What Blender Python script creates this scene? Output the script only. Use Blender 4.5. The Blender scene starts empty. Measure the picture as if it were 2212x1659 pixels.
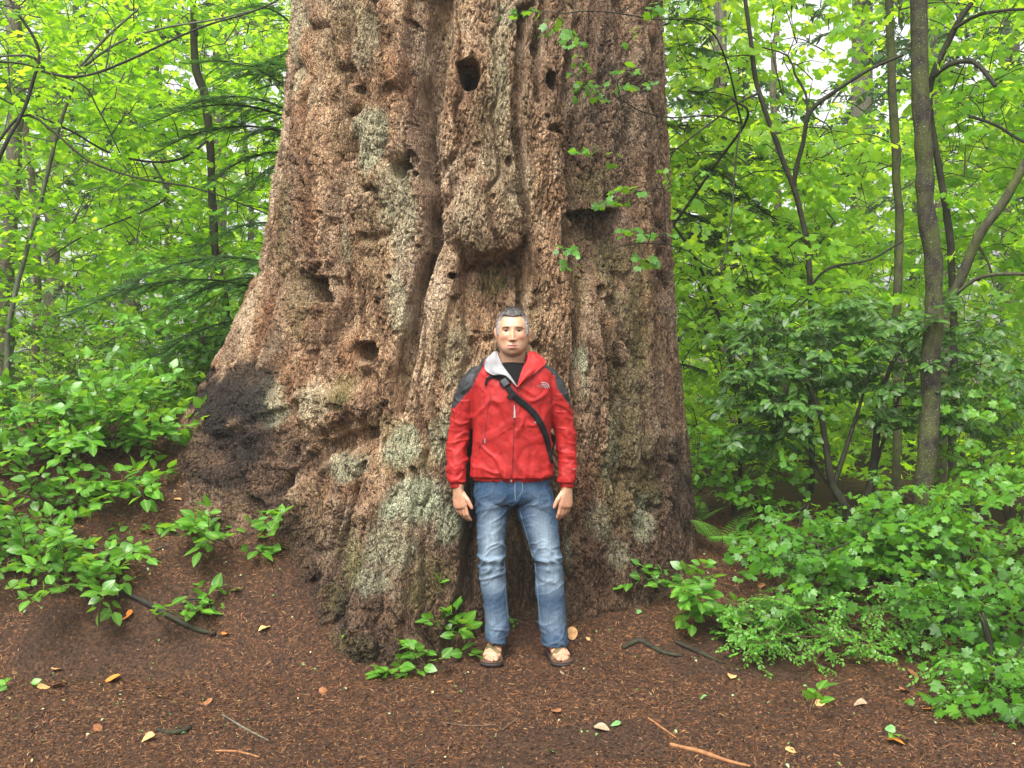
import bpy, bmesh, math, random
import numpy as np
from mathutils import Vector, Matrix

# ------------------------------------------------------------------ camera, sky, sun, exposure
scene = bpy.context.scene
COL = scene.collection
CAM = np.array([0.0, -5.02, 1.60]); PITCH = math.radians(-2.0); FPX = 2152.0   # focal length in px of a 2212 px wide picture
cd = bpy.data.cameras.new('camera'); cam = bpy.data.objects.new('camera', cd); COL.objects.link(cam)
cam.location = CAM; cam.rotation_euler = (math.radians(90) + PITCH, 0, 0)
cd.sensor_width = 36; cd.lens = 36 * FPX / 2212.0; cd.clip_start = 0.05; cd.clip_end = 900
scene.camera = cam
SUN_EL, SUN_AZ = math.radians(58), math.radians(202)        # azimuth clockwise from +y: behind the photographer, a little to the left
w = bpy.data.worlds.new('World'); scene.world = w; w.use_nodes = True
nt = w.node_tree; nt.nodes.clear()
sky = nt.nodes.new('ShaderNodeTexSky'); sky.sky_type = 'NISHITA'; sky.sun_disc = False
sky.sun_elevation = SUN_EL; sky.sun_rotation = SUN_AZ; sky.dust_density = 6.0; sky.air_density = 1.0; sky.ozone_density = 0.6
hs = nt.nodes.new('ShaderNodeHueSaturation'); hs.inputs['Saturation'].default_value = 0.04
bg = nt.nodes.new('ShaderNodeBackground'); bg.inputs['Strength'].default_value = 0.15
wo = nt.nodes.new('ShaderNodeOutputWorld')
nt.links.new(sky.outputs[0], hs.inputs['Color']); nt.links.new(hs.outputs[0], bg.inputs['Color']); nt.links.new(bg.outputs[0], wo.inputs[0])
sd = bpy.data.lights.new('sun', 'SUN'); sd.energy = 1.5; sd.angle = math.radians(35); sd.color = (1, .96, .9)
sun = bpy.data.objects.new('sun', sd); COL.objects.link(sun)
_d = Vector((math.sin(SUN_AZ) * math.cos(SUN_EL), math.cos(SUN_AZ) * math.cos(SUN_EL), math.sin(SUN_EL)))
sun.rotation_euler = _d.to_track_quat('Z', 'Y').to_euler()
scene.view_settings.view_transform = 'Standard'; scene.view_settings.look = 'None'
scene.view_settings.exposure = 1.52; scene.view_settings.gamma = 1
scene.render.engine = 'CYCLES'
cy = scene.cycles
cy.max_bounces = 8; cy.diffuse_bounces = 5; cy.glossy_bounces = 2; cy.transmission_bounces = 6; cy.transparent_max_bounces = 4
cy.use_denoising = True; cy.caustics_reflective = False; cy.caustics_refractive = False
try:
    cy.denoising_prefilter = 'ACCURATE'
except Exception:
    pass

# ------------------------------------------------------------------ small helpers
def nrm(v): return v / (np.linalg.norm(v) + 1e-9)
def ss(a, b, x):
    t = np.clip((np.asarray(x, float) - a) / (b - a), 0, 1)
    return t * t * (3 - 2 * t)

def _h(ix, iy, iz, seed):
    n = (ix * np.int64(374761393) + iy * np.int64(668265263) + iz * np.int64(2147483647 - 5) * 3 + np.int64(seed) * 1274126177) & 0xffffffff
    n = ((n ^ (n >> 13)) * 1274126177) & 0xffffffff
    n = ((n ^ (n >> 16)) * 668265263) & 0xffffffff
    return ((n ^ (n >> 15)) & 0xffffff).astype(np.float32) / np.float32(0xffffff)

def vn(x, y, z, seed=0):
    """smooth value noise, -1..1"""
    sh = np.broadcast(x, y, z).shape
    x, y, z = [np.broadcast_to(np.asarray(a, float), sh).ravel() for a in (x, y, z)]
    out = np.empty(x.size, np.float32)
    for s in range(0, x.size, 400000):
        e = s + 400000
        fx, fy, fz = [np.floor(a[s:e]) for a in (x, y, z)]
        ix, iy, iz = [a.astype(np.int64) for a in (fx, fy, fz)]
        u, v, q = [(a[s:e] - f).astype(np.float32) for a, f in ((x, fx), (y, fy), (z, fz))]
        u, v, q = [t * t * t * (t * (t * 6 - 15) + 10) for t in (u, v, q)]
        def L(dz, dy):
            a = _h(ix, iy + dy, iz + dz, seed); b = _h(ix + 1, iy + dy, iz + dz, seed)
            return a + (b - a) * u
        z0 = L(0, 0); z0 = z0 + (L(0, 1) - z0) * v
        z1 = L(1, 0); z1 = z1 + (L(1, 1) - z1) * v
        out[s:e] = (z0 + (z1 - z0) * q) * 2 - 1
    return out.reshape(sh)

def cells(u, v, seed=0):
    """2-D cell noise: (distance to the nearest border, random value of the cell)"""
    sh = u.shape; u, v = u.ravel(), v.ravel(); E = np.empty(u.size, np.float32); C = np.empty(u.size, np.float32)
    for s in range(0, u.size, 400000):
        a, b = u[s:s + 400000], v[s:s + 400000]; ia, ib = np.floor(a).astype(np.int64), np.floor(b).astype(np.int64)
        f1 = np.full(a.shape, 9., np.float32); f2 = f1.copy(); c = np.zeros(a.shape, np.float32)
        for i in (-1, 0, 1):
            for j in (-1, 0, 1):
                x = ia + i; y = ib + j; d = np.hypot(x + _h(x, y, 0 * x + 1, seed) - a, y + _h(x, y, 0 * x + 2, seed) - b).astype(np.float32)
                n = d < f1; f2 = np.where(n, f1, np.minimum(f2, d)); c = np.where(n, _h(x, y, 0 * x + 3, seed), c); f1 = np.minimum(f1, d)
        E[s:s + 400000] = f2 - f1; C[s:s + 400000] = c
    return E.reshape(sh), C.reshape(sh)

def fbm(x, y, z, octv=3, seed=0, gain=.5):
    r = 0; a = 1; t = 0
    for k in range(octv):
        r = r + a * vn(x * 2 ** k, y * 2 ** k, z * 2 ** k, seed + k * 17); t += a; a *= gain
    return r / t

def mk(name, V, faces, mat=None, parent=None, attrs=None, smooth=True, mats=None, midx=None):
    """numpy arrays -> one mesh object"""
    me = bpy.data.meshes.new(name)
    V = np.asarray(V, np.float32)
    if not isinstance(faces, list): faces = [faces]
    faces = [np.asarray(f, np.int32) for f in faces if len(f)]
    me.vertices.add(len(V)); me.vertices.foreach_set('co', V.ravel())
    loops = np.concatenate([f.ravel() for f in faces]); cnt = np.concatenate([np.full(len(f), f.shape[1], np.int32) for f in faces])
    me.loops.add(len(loops)); me.loops.foreach_set('vertex_index', loops)
    me.polygons.add(len(cnt)); me.polygons.foreach_set('loop_start', np.concatenate([[0], np.cumsum(cnt)[:-1]]).astype(np.int32))
    me.update(calc_edges=True)
    if smooth: me.polygons.foreach_set('use_smooth', np.ones(len(cnt), bool))
    for k, a in (attrs or {}).items():
        a = np.asarray(a, np.float32)
        if a.ndim == 1:
            at = me.attributes.new(k, 'FLOAT', 'POINT'); at.data.foreach_set('value', a)
        else:
            if a.shape[1] == 3: a = np.concatenate([a, np.ones((len(a), 1), np.float32)], 1)
            at = me.attributes.new(k, 'FLOAT_COLOR', 'POINT'); at.data.foreach_set('color', a.ravel())
    for m in (mats or ([mat] if mat else [])): me.materials.append(m)
    if midx is not None: me.polygons.foreach_set('material_index', np.asarray(midx, np.int32))
    o = bpy.data.objects.new(name, me); COL.objects.link(o)
    if parent is not None: o.parent = parent
    return o

def tag(o, label=None, cat=None, group=None, kind=None):
    if label: o['label'] = label
    if cat: o['category'] = cat
    if group: o['group'] = group
    if kind: o['kind'] = kind
    return o

def empty(name, loc, label, cat, group=None):
    o = bpy.data.objects.new(name, None); COL.objects.link(o); o.location = loc; o.empty_display_size = .1
    return tag(o, label, cat, group)

def grid_faces(nu, nv, wrap=False):
    i = np.arange(nu - (0 if wrap else 1)); j = np.arange(nv - 1)
    I, J = np.meshgrid(i, j, indexing='ij'); I2 = (I + 1) % nu
    return np.stack([I * nv + J, I2 * nv + J, I2 * nv + J + 1, I * nv + J + 1], -1).reshape(-1, 4)

def px2w(dx, dy, dist):
    """point seen at (dx, dy) of a 2212x1659 picture, `dist` metres in front of the lens along +y"""
    a = np.asarray(dx, float) - 1106; b = 829.5 - np.asarray(dy, float)
    cp, sp = math.cos(PITCH), math.sin(PITCH)
    ry = cp * FPX - sp * b; rz = sp * FPX + cp * b
    k = dist / ry
    return np.stack([CAM[0] + a * k, CAM[1] + np.ones_like(a) * dist, CAM[2] + rz * k], -1)

def w2px(P):
    P = np.asarray(P, float) - CAM
    cp, sp = math.cos(PITCH), math.sin(PITCH)
    d = P[..., 1] * cp + P[..., 2] * sp; up = -P[..., 1] * sp + P[..., 2] * cp
    return 1106 + P[..., 0] / d * FPX, 829.5 - up / d * FPX

class Geo:
    """collects pieces into one mesh"""
    def __init__(s): s.V = []; s.F3 = []; s.F4 = []; s.A = {}; s.n = 0
    def add(s, V, F, **at):
        V = np.asarray(V, np.float32); F = np.asarray(F, np.int64)
        (s.F3 if F.shape[1] == 3 else s.F4).append(F + s.n)
        s.V.append(V)
        for k, a in at.items(): s.A.setdefault(k, []).append(np.asarray(a, np.float32))
        s.n += len(V)
    def build(s, name, mat, parent=None, smooth=True, origin=None):
        if not s.n: return None
        V = np.concatenate(s.V)
        if origin is not None: V = V - np.asarray(origin, np.float32)
        f = []
        if s.F3: f.append(np.concatenate(s.F3))
        if s.F4: f.append(np.concatenate(s.F4))
        at = {k: np.concatenate(a) for k, a in s.A.items()}
        at = {k: a for k, a in at.items() if len(a) == len(V)}
        return mk(name, V, f, mat, parent, at, smooth)

def tube(g, pts, rad, sides=7, cap=True, rough=0.0, seed=0):
    pts = np.asarray(pts, float); n = len(pts); rad = np.broadcast_to(np.asarray(rad, float), (n,))
    if n < 2: return
    t = np.gradient(pts, axis=0); t /= np.linalg.norm(t, axis=1)[:, None] + 1e-9
    up = np.array([0, 0, 1.]) if abs(t[0, 2]) < .9 else np.array([1., 0, 0])
    a = np.cross(t, up); a /= np.linalg.norm(a, axis=1)[:, None] + 1e-9; b = np.cross(t, a)
    ph = np.arange(sides) / sides * 2 * math.pi
    R = rad[:, None] * np.ones((1, sides))
    if rough: 
        R = R * (1 + rough * np.random.RandomState(seed).uniform(-1, 1, (n, sides)))
    V = pts[:, None] + R[..., None] * (np.cos(ph)[None, :, None] * a[:, None] + np.sin(ph)[None, :, None] * b[:, None])
    V = V.reshape(-1, 3)
    I, J = np.meshgrid(np.arange(n - 1), np.arange(sides), indexing='ij'); J2 = (J + 1) % sides
    F = np.stack([I * sides + J, I * sides + J2, (I + 1) * sides + J2, (I + 1) * sides + J], -1).reshape(-1, 4)
    g.add(V, F)
    if cap:
        for k, e in ((0, -1), (n - 1, 1)):
            c = pts[k] + t[k] * e * rad[k] * .5
            ring = V[k * sides:(k + 1) * sides]
            g.add(np.vstack([ring, c[None]]), np.array([[j, (j + 1) % sides, sides] for j in range(sides)]))

def smooth_path(pts, n=None, step=.05):
    """Catmull-Rom through the points"""
    P = np.asarray(pts, float)
    if len(P) < 3:
        m = n or max(2, int(np.linalg.norm(P[-1] - P[0]) / step) + 1)
        return P[0] + (P[-1] - P[0]) * np.linspace(0, 1, m)[:, None]
    Q = np.vstack([2 * P[0] - P[1], P, 2 * P[-1] - P[-2]]); out = []
    for i in range(1, len(Q) - 2):
        L = np.linalg.norm(Q[i + 1] - Q[i]); m = max(2, int(L / step))
        t = np.linspace(0, 1, m, endpoint=False)[:, None]
        out.append(.5 * (2 * Q[i] + (Q[i + 1] - Q[i - 1]) * t + (2 * Q[i - 1] - 5 * Q[i] + 4 * Q[i + 1] - Q[i + 2]) * t ** 2 + (3 * Q[i] - Q[i - 1] - 3 * Q[i + 1] + Q[i + 2]) * t ** 3))
    out.append(P[-1:]); return np.vstack(out)

# ------------------------------------------------------------------ material helpers
class NT:
    def __init__(s, name):
        s.m = bpy.data.materials.new(name); s.m.use_nodes = True; s.t = s.m.node_tree; s.t.nodes.clear()
        s.out = s.t.nodes.new('ShaderNodeOutputMaterial')
    def n(s, ty, **kw):
        x = s.t.nodes.new(ty)
        for k, v in kw.items():
            if k.startswith('_'): setattr(x, k[1:], v)
        return x
    def l(s, a, b): s.t.links.new(a, b)
    def val(s, sock, v):
        if hasattr(v, 'is_linked') or hasattr(v, 'links'): s.l(v, sock)
        else: sock.default_value = v if not isinstance(v, tuple) or len(v) == 4 or sock.type == 'VECTOR' else (*v, 1)
    def attr(s, name, out='Fac'):
        a = s.n('ShaderNodeAttribute', _attribute_name=name); return a.outputs[out]
    def noise(s, scale, detail=4, vec=None, sc=(1, 1, 1), rough=.55, col=False, dist=0):
        if vec is None: vec = s.n('ShaderNodeTexCoord').outputs['Object']
        if sc != (1, 1, 1):
            m = s.n('ShaderNodeMapping'); m.inputs['Scale'].default_value = sc; s.l(vec, m.inputs['Vector']); vec = m.outputs[0]
        x = s.n('ShaderNodeTexNoise'); x.inputs['Scale'].default_value = scale; x.inputs['Detail'].default_value = detail
        x.inputs['Roughness'].default_value = rough; x.inputs['Distortion'].default_value = dist; s.l(vec, x.inputs['Vector'])
        return x.outputs['Color' if col else 'Fac']
    def ramp(s, fac, stops, interp='LINEAR'):
        r = s.n('ShaderNodeValToRGB'); s.l(fac, r.inputs[0]); e = r.color_ramp; e.interpolation = interp
        e.elements.remove(e.elements[1]); e.elements[0].position = stops[0][0]
        for k, (p, c) in enumerate(stops):
            x = e.elements[0] if k == 0 else e.elements.new(p)
            x.color = (*c, 1) if isinstance(c, tuple) else (c, c, c, 1)
        return r.outputs[0]
    def mix(s, fac, a, b, mode='MIX'):
        x = s.n('ShaderNodeMix', _data_type='RGBA', _blend_type=mode)
        s.val(x.inputs[0], fac); s.val(x.inputs[6], a); s.val(x.inputs[7], b); return x.outputs[2]
    def math(s, op, a, b=0.0, clamp=False):
        x = s.n('ShaderNodeMath', _operation=op, _use_clamp=clamp); s.val(x.inputs[0], a); s.val(x.inputs[1], b); return x.outputs[0]
    def bsdf(s, color, rough=.8, spec=.3, bump=None, bstr=.5, bdist=.01, **kw):
        p = s.n('ShaderNodeBsdfPrincipled'); s.val(p.inputs['Base Color'], color); s.val(p.inputs['Roughness'], rough)
        s.val(p.inputs['Specular IOR Level'], spec)
        for k, v in kw.items(): s.val(p.inputs[k.replace('_', ' ')], v)
        if bump is not None:
            b = s.n('ShaderNodeBump'); b.inputs['Strength'].default_value = bstr; b.inputs['Distance'].default_value = bdist
            s.l(bump, b.inputs['Height']); s.l(b.outputs[0], p.inputs['Normal'])
        s.p = p; return p.outputs[0]
    def done(s, sh): s.l(sh, s.out.inputs[0]); return s.m
# ------------------------------------------------------------------ ground
AX, AY = -0.22, 1.72                     # axis of the giant trunk
def gh0(x, y):
    x = np.asarray(x, float); y = np.asarray(y, float)
    wl = 1 - ss(-1.35, -.45, x); wr = ss(.25, 1.2, x); wc = np.clip(1 - wl - wr, 0, 1)
    left = .52 * ss(-.20, .52, y) + .60 * ss(.25, 1.5, y)
    right = .26 * ss(.05, 1.1, y) + .16 * ss(.9, 2.0, y)
    cen = .10 * ss(.1, .6, y) + .45 * ss(.8, 2., y)
    h = wl * left + wr * right + wc * cen
    far = ss(3, 9, np.hypot(x, y))
    h = h * (1 - .45 * far) + .12 * vn(x * .22, y * .22, 3.3, 5) * ss(1.5, 5, np.hypot(x, y))
    h = h - .05 * ss(0, -1.6, y) - .014
    return h
def gh(x, y, fine=True):
    h = gh0(x, y)
    h = h + .030 * vn(x * 2.1, y * 2.1, 1.5, 11) * ss(.1, .5, np.hypot(x - .05, y * 1.3)) + .012 * vn(x * 6, y * 6, 1.5, 12)
    if fine:
        h = h + .006 * vn(x * 17, y * 17, .5, 13) + .0045 * vn(x * 40, y * 40, .5, 14) + .003 * vn(x * 90, y * 90, .5, 15)
    return h

def _axis(lo, hi, step, far, k):
    a = list(np.arange(lo, hi, step)); s = step; x = a[-1]
    while x < far: s *= k; x += s; a.append(x)
    s = step; x = lo; b = []
    while x > -far: s *= k; x -= s; b.append(x)
    return np.array(b[::-1] + a)
gx = _axis(-3.1, 3.1, .013, 160, 1.10); gy = _axis(-1.6, 2.8, .013, 160, 1.10)
GX, GY = np.meshgrid(gx, gy, indexing='ij')
GV = np.stack([GX, GY, gh(GX, GY)], -1).reshape(-1, 3)
m = NT('forest_soil')
n1 = m.noise(3, 6); n2 = m.noise(60, 5, rough=.7); n3 = m.noise(260, 3, rough=.7)
c = m.ramp(n2, [(.38, (.015, .0078, .0042)), (.48, (.038, .0195, .0105)), (.58, (.066, .034, .018)), (.7, (.11, .058, .030))])
c = m.mix(m.math('MULTIPLY', m.ramp(n1, [(.45, 0.), (.7, 1.)]), .5), c, (.022, .013, .009))
c = m.mix(m.ramp(n3, [(.62, 0.), (.72, .7)]), c, (.15, .07, .032))
mo = m.noise(7, 5, rough=.7)
c = m.mix(m.ramp(mo, [(.66, 0.), (.74, .5)]), c, (.03, .05, .012))
sh = m.bsdf(c, m.ramp(n2, [(.3, .6), (.7, .9)]), .15, m.math('ADD', n2, n3), .6, .012)
SOIL = m.done(sh)
ground = tag(mk('ground', GV, grid_faces(len(gx), len(gy)), SOIL), kind='structure')
# ------------------------------------------------------------------ the giant tree
TH = [-180, -130, -98, -75, -55, -40, -30, -20, -12, -3, 3, 12, 20, 27, 45, 70, 90, 130, 180]
ZK = [-.6, 0, .3, .6, .9, 1.2, 1.6, 2.1, 3., 4., 15.]
RT = np.array([
 # -.6   0    .3    .6    .9   1.2   1.6   2.1   3.    4.   15
 [2.0, 1.9, 1.75, 1.65, 1.55, 1.48, 1.42, 1.34, 1.25, 1.19, .90],
 [2.3, 2.2, 2.1, 2.0, 1.85, 1.7, 1.52, 1.40, 1.28, 1.20, .90],
 [2.4, 2.3, 2.2, 2.12, 2.04, 1.88, 1.66, 1.44, 1.29, 1.20, .90],
 [2.4, 2.3, 2.2, 2.12, 2.05, 1.90, 1.67, 1.45, 1.29, 1.20, .90],
 [2.4, 2.3, 2.1, 1.95, 1.84, 1.70, 1.54, 1.40, 1.28, 1.20, .90],
 [2.0, 1.85, 1.70, 1.62, 1.58, 1.52, 1.44, 1.35, 1.27, 1.20, .90],
 [1.98, 1.82, 1.68, 1.60, 1.54, 1.48, 1.40, 1.33, 1.26, 1.20, .90],
 [1.98, 1.84, 1.72, 1.62, 1.54, 1.47, 1.38, 1.32, 1.26, 1.20, .90],
 [1.86, 1.74, 1.64, 1.56, 1.50, 1.44, 1.37, 1.31, 1.26, 1.20, .90],
 [1.60, 1.54, 1.50, 1.46, 1.43, 1.40, 1.35, 1.30, 1.26, 1.20, .90],
 [1.42, 1.36, 1.33, 1.33, 1.36, 1.37, 1.34, 1.30, 1.26, 1.20, .90],
 [1.30, 1.22, 1.22, 1.25, 1.32, 1.34, 1.33, 1.29, 1.25, 1.20, .90],
 [1.36, 1.26, 1.25, 1.27, 1.32, 1.33, 1.32, 1.28, 1.25, 1.20, .90],
 [1.50, 1.40, 1.36, 1.34, 1.33, 1.32, 1.31, 1.27, 1.24, 1.20, .90],
 [1.60, 1.50, 1.44, 1.40, 1.37, 1.34, 1.30, 1.27, 1.23, 1.20, .90],
 [1.60, 1.50, 1.46, 1.43, 1.40, 1.36, 1.31, 1.27, 1.23, 1.20, .90],
 [1.60, 1.50, 1.46, 1.43, 1.40, 1.36, 1.32, 1.28, 1.24, 1.20, .90],
 [1.9, 1.8, 1.7, 1.6, 1.52, 1.45, 1.38, 1.32, 1.25, 1.20, .90],
 [2.0, 1.9, 1.75, 1.65, 1.55, 1.48, 1.42, 1.34, 1.25, 1.19, .90]])
def _pchip(xk, yk, x):
    """smooth interpolation (cosine-eased linear mixed with linear)"""
    i = np.clip(np.searchsorted(xk, x) - 1, 0, len(xk) - 2)
    t = np.clip((x - xk[i]) / (xk[i + 1] - xk[i]), 0, 1)
    return i, t
def Rnom(th, z):
    TK, Z = np.array(TH, float), np.array(ZK)
    i, t = _pchip(TK, None, th); j, q = _pchip(Z, None, z)
    t = .5 * t + .5 * t * t * (3 - 2 * t)
    return (RT[i, j] * (1 - t) + RT[i + 1, j] * t) * (1 - q) + (RT[i, j + 1] * (1 - t) + RT[i + 1, j + 1] * t) * q

def pd(dx, dy, poly, w):
    """normalised distance to a polyline with half widths w (picture px)"""
    best = np.full(dx.shape, 9., np.float32)
    P = np.array(poly, float); W = np.broadcast_to(np.asarray(w, float), (len(P),))
    for k in range(len(P) - 1):
        a, b = P[k], P[k + 1]; ab = b - a
        t = np.clip(((dx - a[0]) * ab[0] + (dy - a[1]) * ab[1]) / (ab @ ab), 0, 1)
        d = np.hypot(dx - a[0] - t * ab[0], dy - a[1] - t * ab[1]) / (W[k] + (W[k + 1] - W[k]) * t)
        best = np.minimum(best, d.astype(np.float32))
    return best

GROOVES = [ # polyline, half width, depth (m)
 ([(955, -60), (940, 80), (925, 200), (915, 300), (925, 400), (935, 500), (925, 570), (905, 640)], [22, 24, 22, 16, 14, 14, 12, 9], .16),
 ([(925, 560), (905, 650), (885, 730), (870, 820), (862, 900)], [12, 12, 16, 18, 8], .12),
 ([(760, -60), (748, 60), (738, 170), (742, 280), (752, 340), (742, 420), (735, 520), (742, 640), (715, 740)], [10, 12, 8, 9, 12, 8, 8, 8, 6], .07),
 ([(690, -50), (685, 100), (668, 250), (655, 400), (640, 500), (625, 640)], [7, 6, 7, 9, 6, 6], .045),
 ([(1140, 30), (1122, 120), (1108, 230), (1118, 320), (1128, 420), (1140, 520), (1142, 620), (1136, 700), (1150, 800)], [12, 12, 10, 10, 9, 8, 9, 8, 6], .09),
 ([(1180, -50), (1175, 60), (1160, 150), (1165, 220)], [10, 10, 9, 6], .07),
 ([(1262, -60), (1250, 90), (1240, 220), (1243, 340), (1232, 440), (1222, 530), (1240, 640), (1252, 760), (1255, 900)], [10, 10, 13, 13, 12, 12, 10, 9, 7], .10),
 ([(1378, -60), (1372, 200), (1378, 380), (1385, 560), (1395, 760), (1405, 1000)], [6, 6, 7, 6, 7, 7], .035),
 ([(1310, -60), (1300, 60), (1298, 160), (1306, 300)], [9, 8, 6, 4], .05),
 ([(825, 0), (822, 60), (830, 112)], [7, 8, 5], .06),
 ([(905, -20), (900, 100), (890, 200), (905, 320)], [14, 16, 18, 10], .06),
 ([(700, 640), (690, 760), (660, 840), (640, 900)], [8, 10, 9, 6], .06),
 ([(640, 880), (560, 910), (480, 950)], [12, 14, 10], .03),
 ([(800, 940), (700, 965), (660, 1000), (600, 1060)], [10, 16, 16, 12], .045),
 ([(980, 640), (965, 760), (950, 900), (960, 1000)], [6, 6, 7, 5], .035),
 ([(1005, 940), (1015, 1050), (1012, 1160), (1006, 1300), (960, 1400)], [8, 12, 14, 16, 12], .08),
 ([(1305, 620), (1310, 760), (1330, 900), (1340, 1080)], [8, 8, 9, 7], .045),
 ([(790, 1010), (760, 1120), (730, 1220), (700, 1330)], [7, 9, 10, 8], .05),
 ([(900, 1010), (905, 1120), (890, 1230), (880, 1400)], [5, 7, 8, 12], .04),
]
HOLES = [ # centre, radii, depth
 (1016, 165, 22, 31, .34), (1003, 150, 16, 16, .15), (777, 193, 13, 12, .15), (1194, 172, 14, 22, .2), (862, 365, 18, 22, .16), (880, 345, 18, 22, .06), (896, 375, 6, 6, .07),
 (1212, 280, 30, 12, .08), (795, 762, 26, 22, .17), (976, 596, 8, 7, .09), (885, 45, 12, 10, .05), (1240, 118, 14, 12, .07),
 (1060, 575, 46, 16, .05), (1100, 566, 26, 14, .05), (640, 360, 8, 16, .06), (672, 402, 7, 10, .05), (905, 533, 5, 5, .05),
 (1060, 432, 5, 6, .03), (1180, 255, 5, 6, .05), (1235, 420, 6, 7, .04), (850, 600, 6, 6, .04), (700, 460, 6, 5, .04), (1095, 355, 8, 12, .05),
 (682, 770, 14, 18, .07), (740, 880, 22, 9, .03), (870, 1030, 8, 12, .05), (1238, 62, 6, 10, .04)]
RAISE = [ # centre, radii, height : bark plates standing proud
 (1030, 330, 95, 250, .07), (1060, 480, 70, 90, .04), (820, 150, 60, 260, .05), (830, 560, 70, 200, .05), (700, 420, 45, 160, .035), (1185, 420, 45, 190, .04), (1190, 660, 45, 120, .05),
 (760, 830, 110, 90, .06), (720, 880, 80, 40, .05), (950, 850, 45, 220, .05), (880, 1100, 90, 140, .04), (780, 1060, 60, 70, .04), (660, 260, 26, 260, .03), (1330, 200, 50, 240, .03),
 (1295, 800, 40, 160, .04), (830, 1330, 70, 110, .06), (520, 880, 70, 60, .05)]

def bark(th, z, full=True):
    """th (deg), z -> radius and colour masks"""
    r0 = Rnom(th, z); a = np.radians(th)
    X = AX + r0 * np.sin(a); Y = AY - r0 * np.cos(a)
    dx, dy = w2px(np.stack([X, Y, z], -1))
    front = ss(100, 75, np.abs(th)) * ss(5.0, 4.2, z)
    s = a * 1.3                                   # arc length-like coordinate
    wv = vn(X * 3, Y * 3, z * 2.2, 1); wv2 = vn(X * 9, Y * 9, z * 7, 2)
    dxw = dx + 11 * wv + 5 * wv2; dyw = dy + 9 * vn(X * 4, Y * 4, z * 4, 3) + 6 * vn(X * 13, Y * 13, z * 13, 4)
    D = np.zeros_like(r0)
    for cx, cyy, rx, ry, h in RAISE:
        q = ((dxw - cx) / rx) ** 2 + ((dyw - cyy) / ry) ** 2
        D += 1.3 * h * np.exp(-np.minimum(q, 20) ** 2.2 * .7) * front
    for poly, wd, dep in GROOVES:
        q = pd(dxw, dyw, poly, wd)
        D -= 1.35 * dep * np.exp(-(q / 1.15) ** 4.5) * front
    # furrows and plates that run up the whole stem
    zz = z * 1.0 + .25 * wv
    n = vn(X * 5.2, Y * 5.2, zz * .75, 21) + .35 * wv2
    D -= .052 * np.exp(-(n / .11) ** 2) - .02 * ss(0, .9, np.abs(n))
    n = vn(X * 13, Y * 13, zz * 2.6, 22) + .3 * vn(X * 30, Y * 30, z * 12, 23)
    D -= .016 * np.exp(-(n / .2) ** 2)
    n = vn(X * 26, Y * 26, zz * 8, 24)
    D -= .008 * np.exp(-(n / .25) ** 2)
    D += .012 * fbm(X * 14, Y * 14, z * 3, 3, 31)
    rough = .55 + .45 * ss(-.3, .5, vn(X * 3, Y * 3, z * 1.5, 33))
    if full:
        wu = a * 1.35 + .022 * vn(X * 16, Y * 16, z * 9, 81) + .008 * vn(X * 50, Y * 50, z * 30, 82); wz = z + .035 * vn(X * 12, Y * 12, z * 7, 83) + .012 * vn(X * 45, Y * 45, z * 25, 84)
        soft = ss(-.5, .4, vn(X * 2.2, Y * 2.2, z * 1.6, 85))                 # crumbly zones and flaky zones
        e, c = cells(wu / .046, wz / .30, 86); D += .018 * (c - .5) * (.4 + .6 * soft) - .013 * np.exp(-(e / .13) ** 2) * soft
        e, c = cells(wu / .018, wz / .085, 87); D += .011 * (c - .5) - .014 * np.exp(-(e / .15) ** 2) * (.4 + .6 * soft)
        D += .004 * vn(X * 110, Y * 110, z * 70, 44)
        p = vn(X * 34, Y * 34, z * 26, 47); D -= .018 * ss(.68, .85, p)
        lump = ss(680, 600, dx) * ss(740, 800, dy) * front; D += lump * (.035 * fbm(X * 9, Y * 9, z * 9, 3, 89))
    for cx, cyy, rx, ry, dep in HOLES:
        q = np.hypot((dx - cx + 2.5 * wv2) / rx, (dy - cyy) / ry) + .16 * wv2 + .12 * vn(X * 26, Y * 26, z * 26, 49)
        D -= dep * ss(1.15, .72, q) * front
    # sawn springboard notches
    def box(x0, x1, y0, y1, e=3.): return ss(x0 - e, x0 + e, dx) * ss(x1 + e, x1 - e, dx) * ss(y0 - e, y0 + e, dy) * ss(y1 + e, y1 - e, dy)
    D -= .20 * box(653, 700, 599, 652, 2.5) * front
    D += .03 * box(648, 735, 560, 597, 4) * front + .03 * box(660, 720, 660, 740, 7) * front
    D -= .13 * ss(449, 455, dy + 3 * wv2) * ss(640, 470, dy) * ss(1243, 1258, dx) * ss(1370, 1350, dx) * front
    D += .05 * ss(395, 448, dy) * ss(451, 447, dy + 3 * wv2) * ss(1250, 1265, dx) * ss(1365, 1348, dx) * front
    D -= .09 * ss(1246, 1262, dxw) * ss(1385, 1368, dxw) * ss(470, 440, dy) * front
    D -= .05 * ss(905, 925, dxw) * ss(962, 940, dxw) * ss(560, 520, dy) * front
    # lip under the big central plate
    lipx = (dxw - 1065) / 75
    D -= .11 * ss(.0, 1., (dyw - 548 + 34 * lipx ** 2 + 14 * wv2) / 16) * ss(740, 590, dy) * ss(1.25, .8, np.abs(lipx)) * front
    r = r0 + D
    # ---- colour masks (lichen, moss, char, rust-red inner bark, darker tone)
    def blob(L, e=.35, sc=1.):
        mm = np.zeros_like(r0)
        nn = .45 * fbm(X * 9, Y * 9, z * 6, 4, 61) + .35 * wv2
        for cx, cyy, rx, ry, k in L:
            q = np.hypot((dx - cx) / rx, (dy - cyy) / ry) + nn * sc
            mm = np.maximum(mm, k * ss(1 + e, 1 - e, q))
        return mm * front
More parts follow.
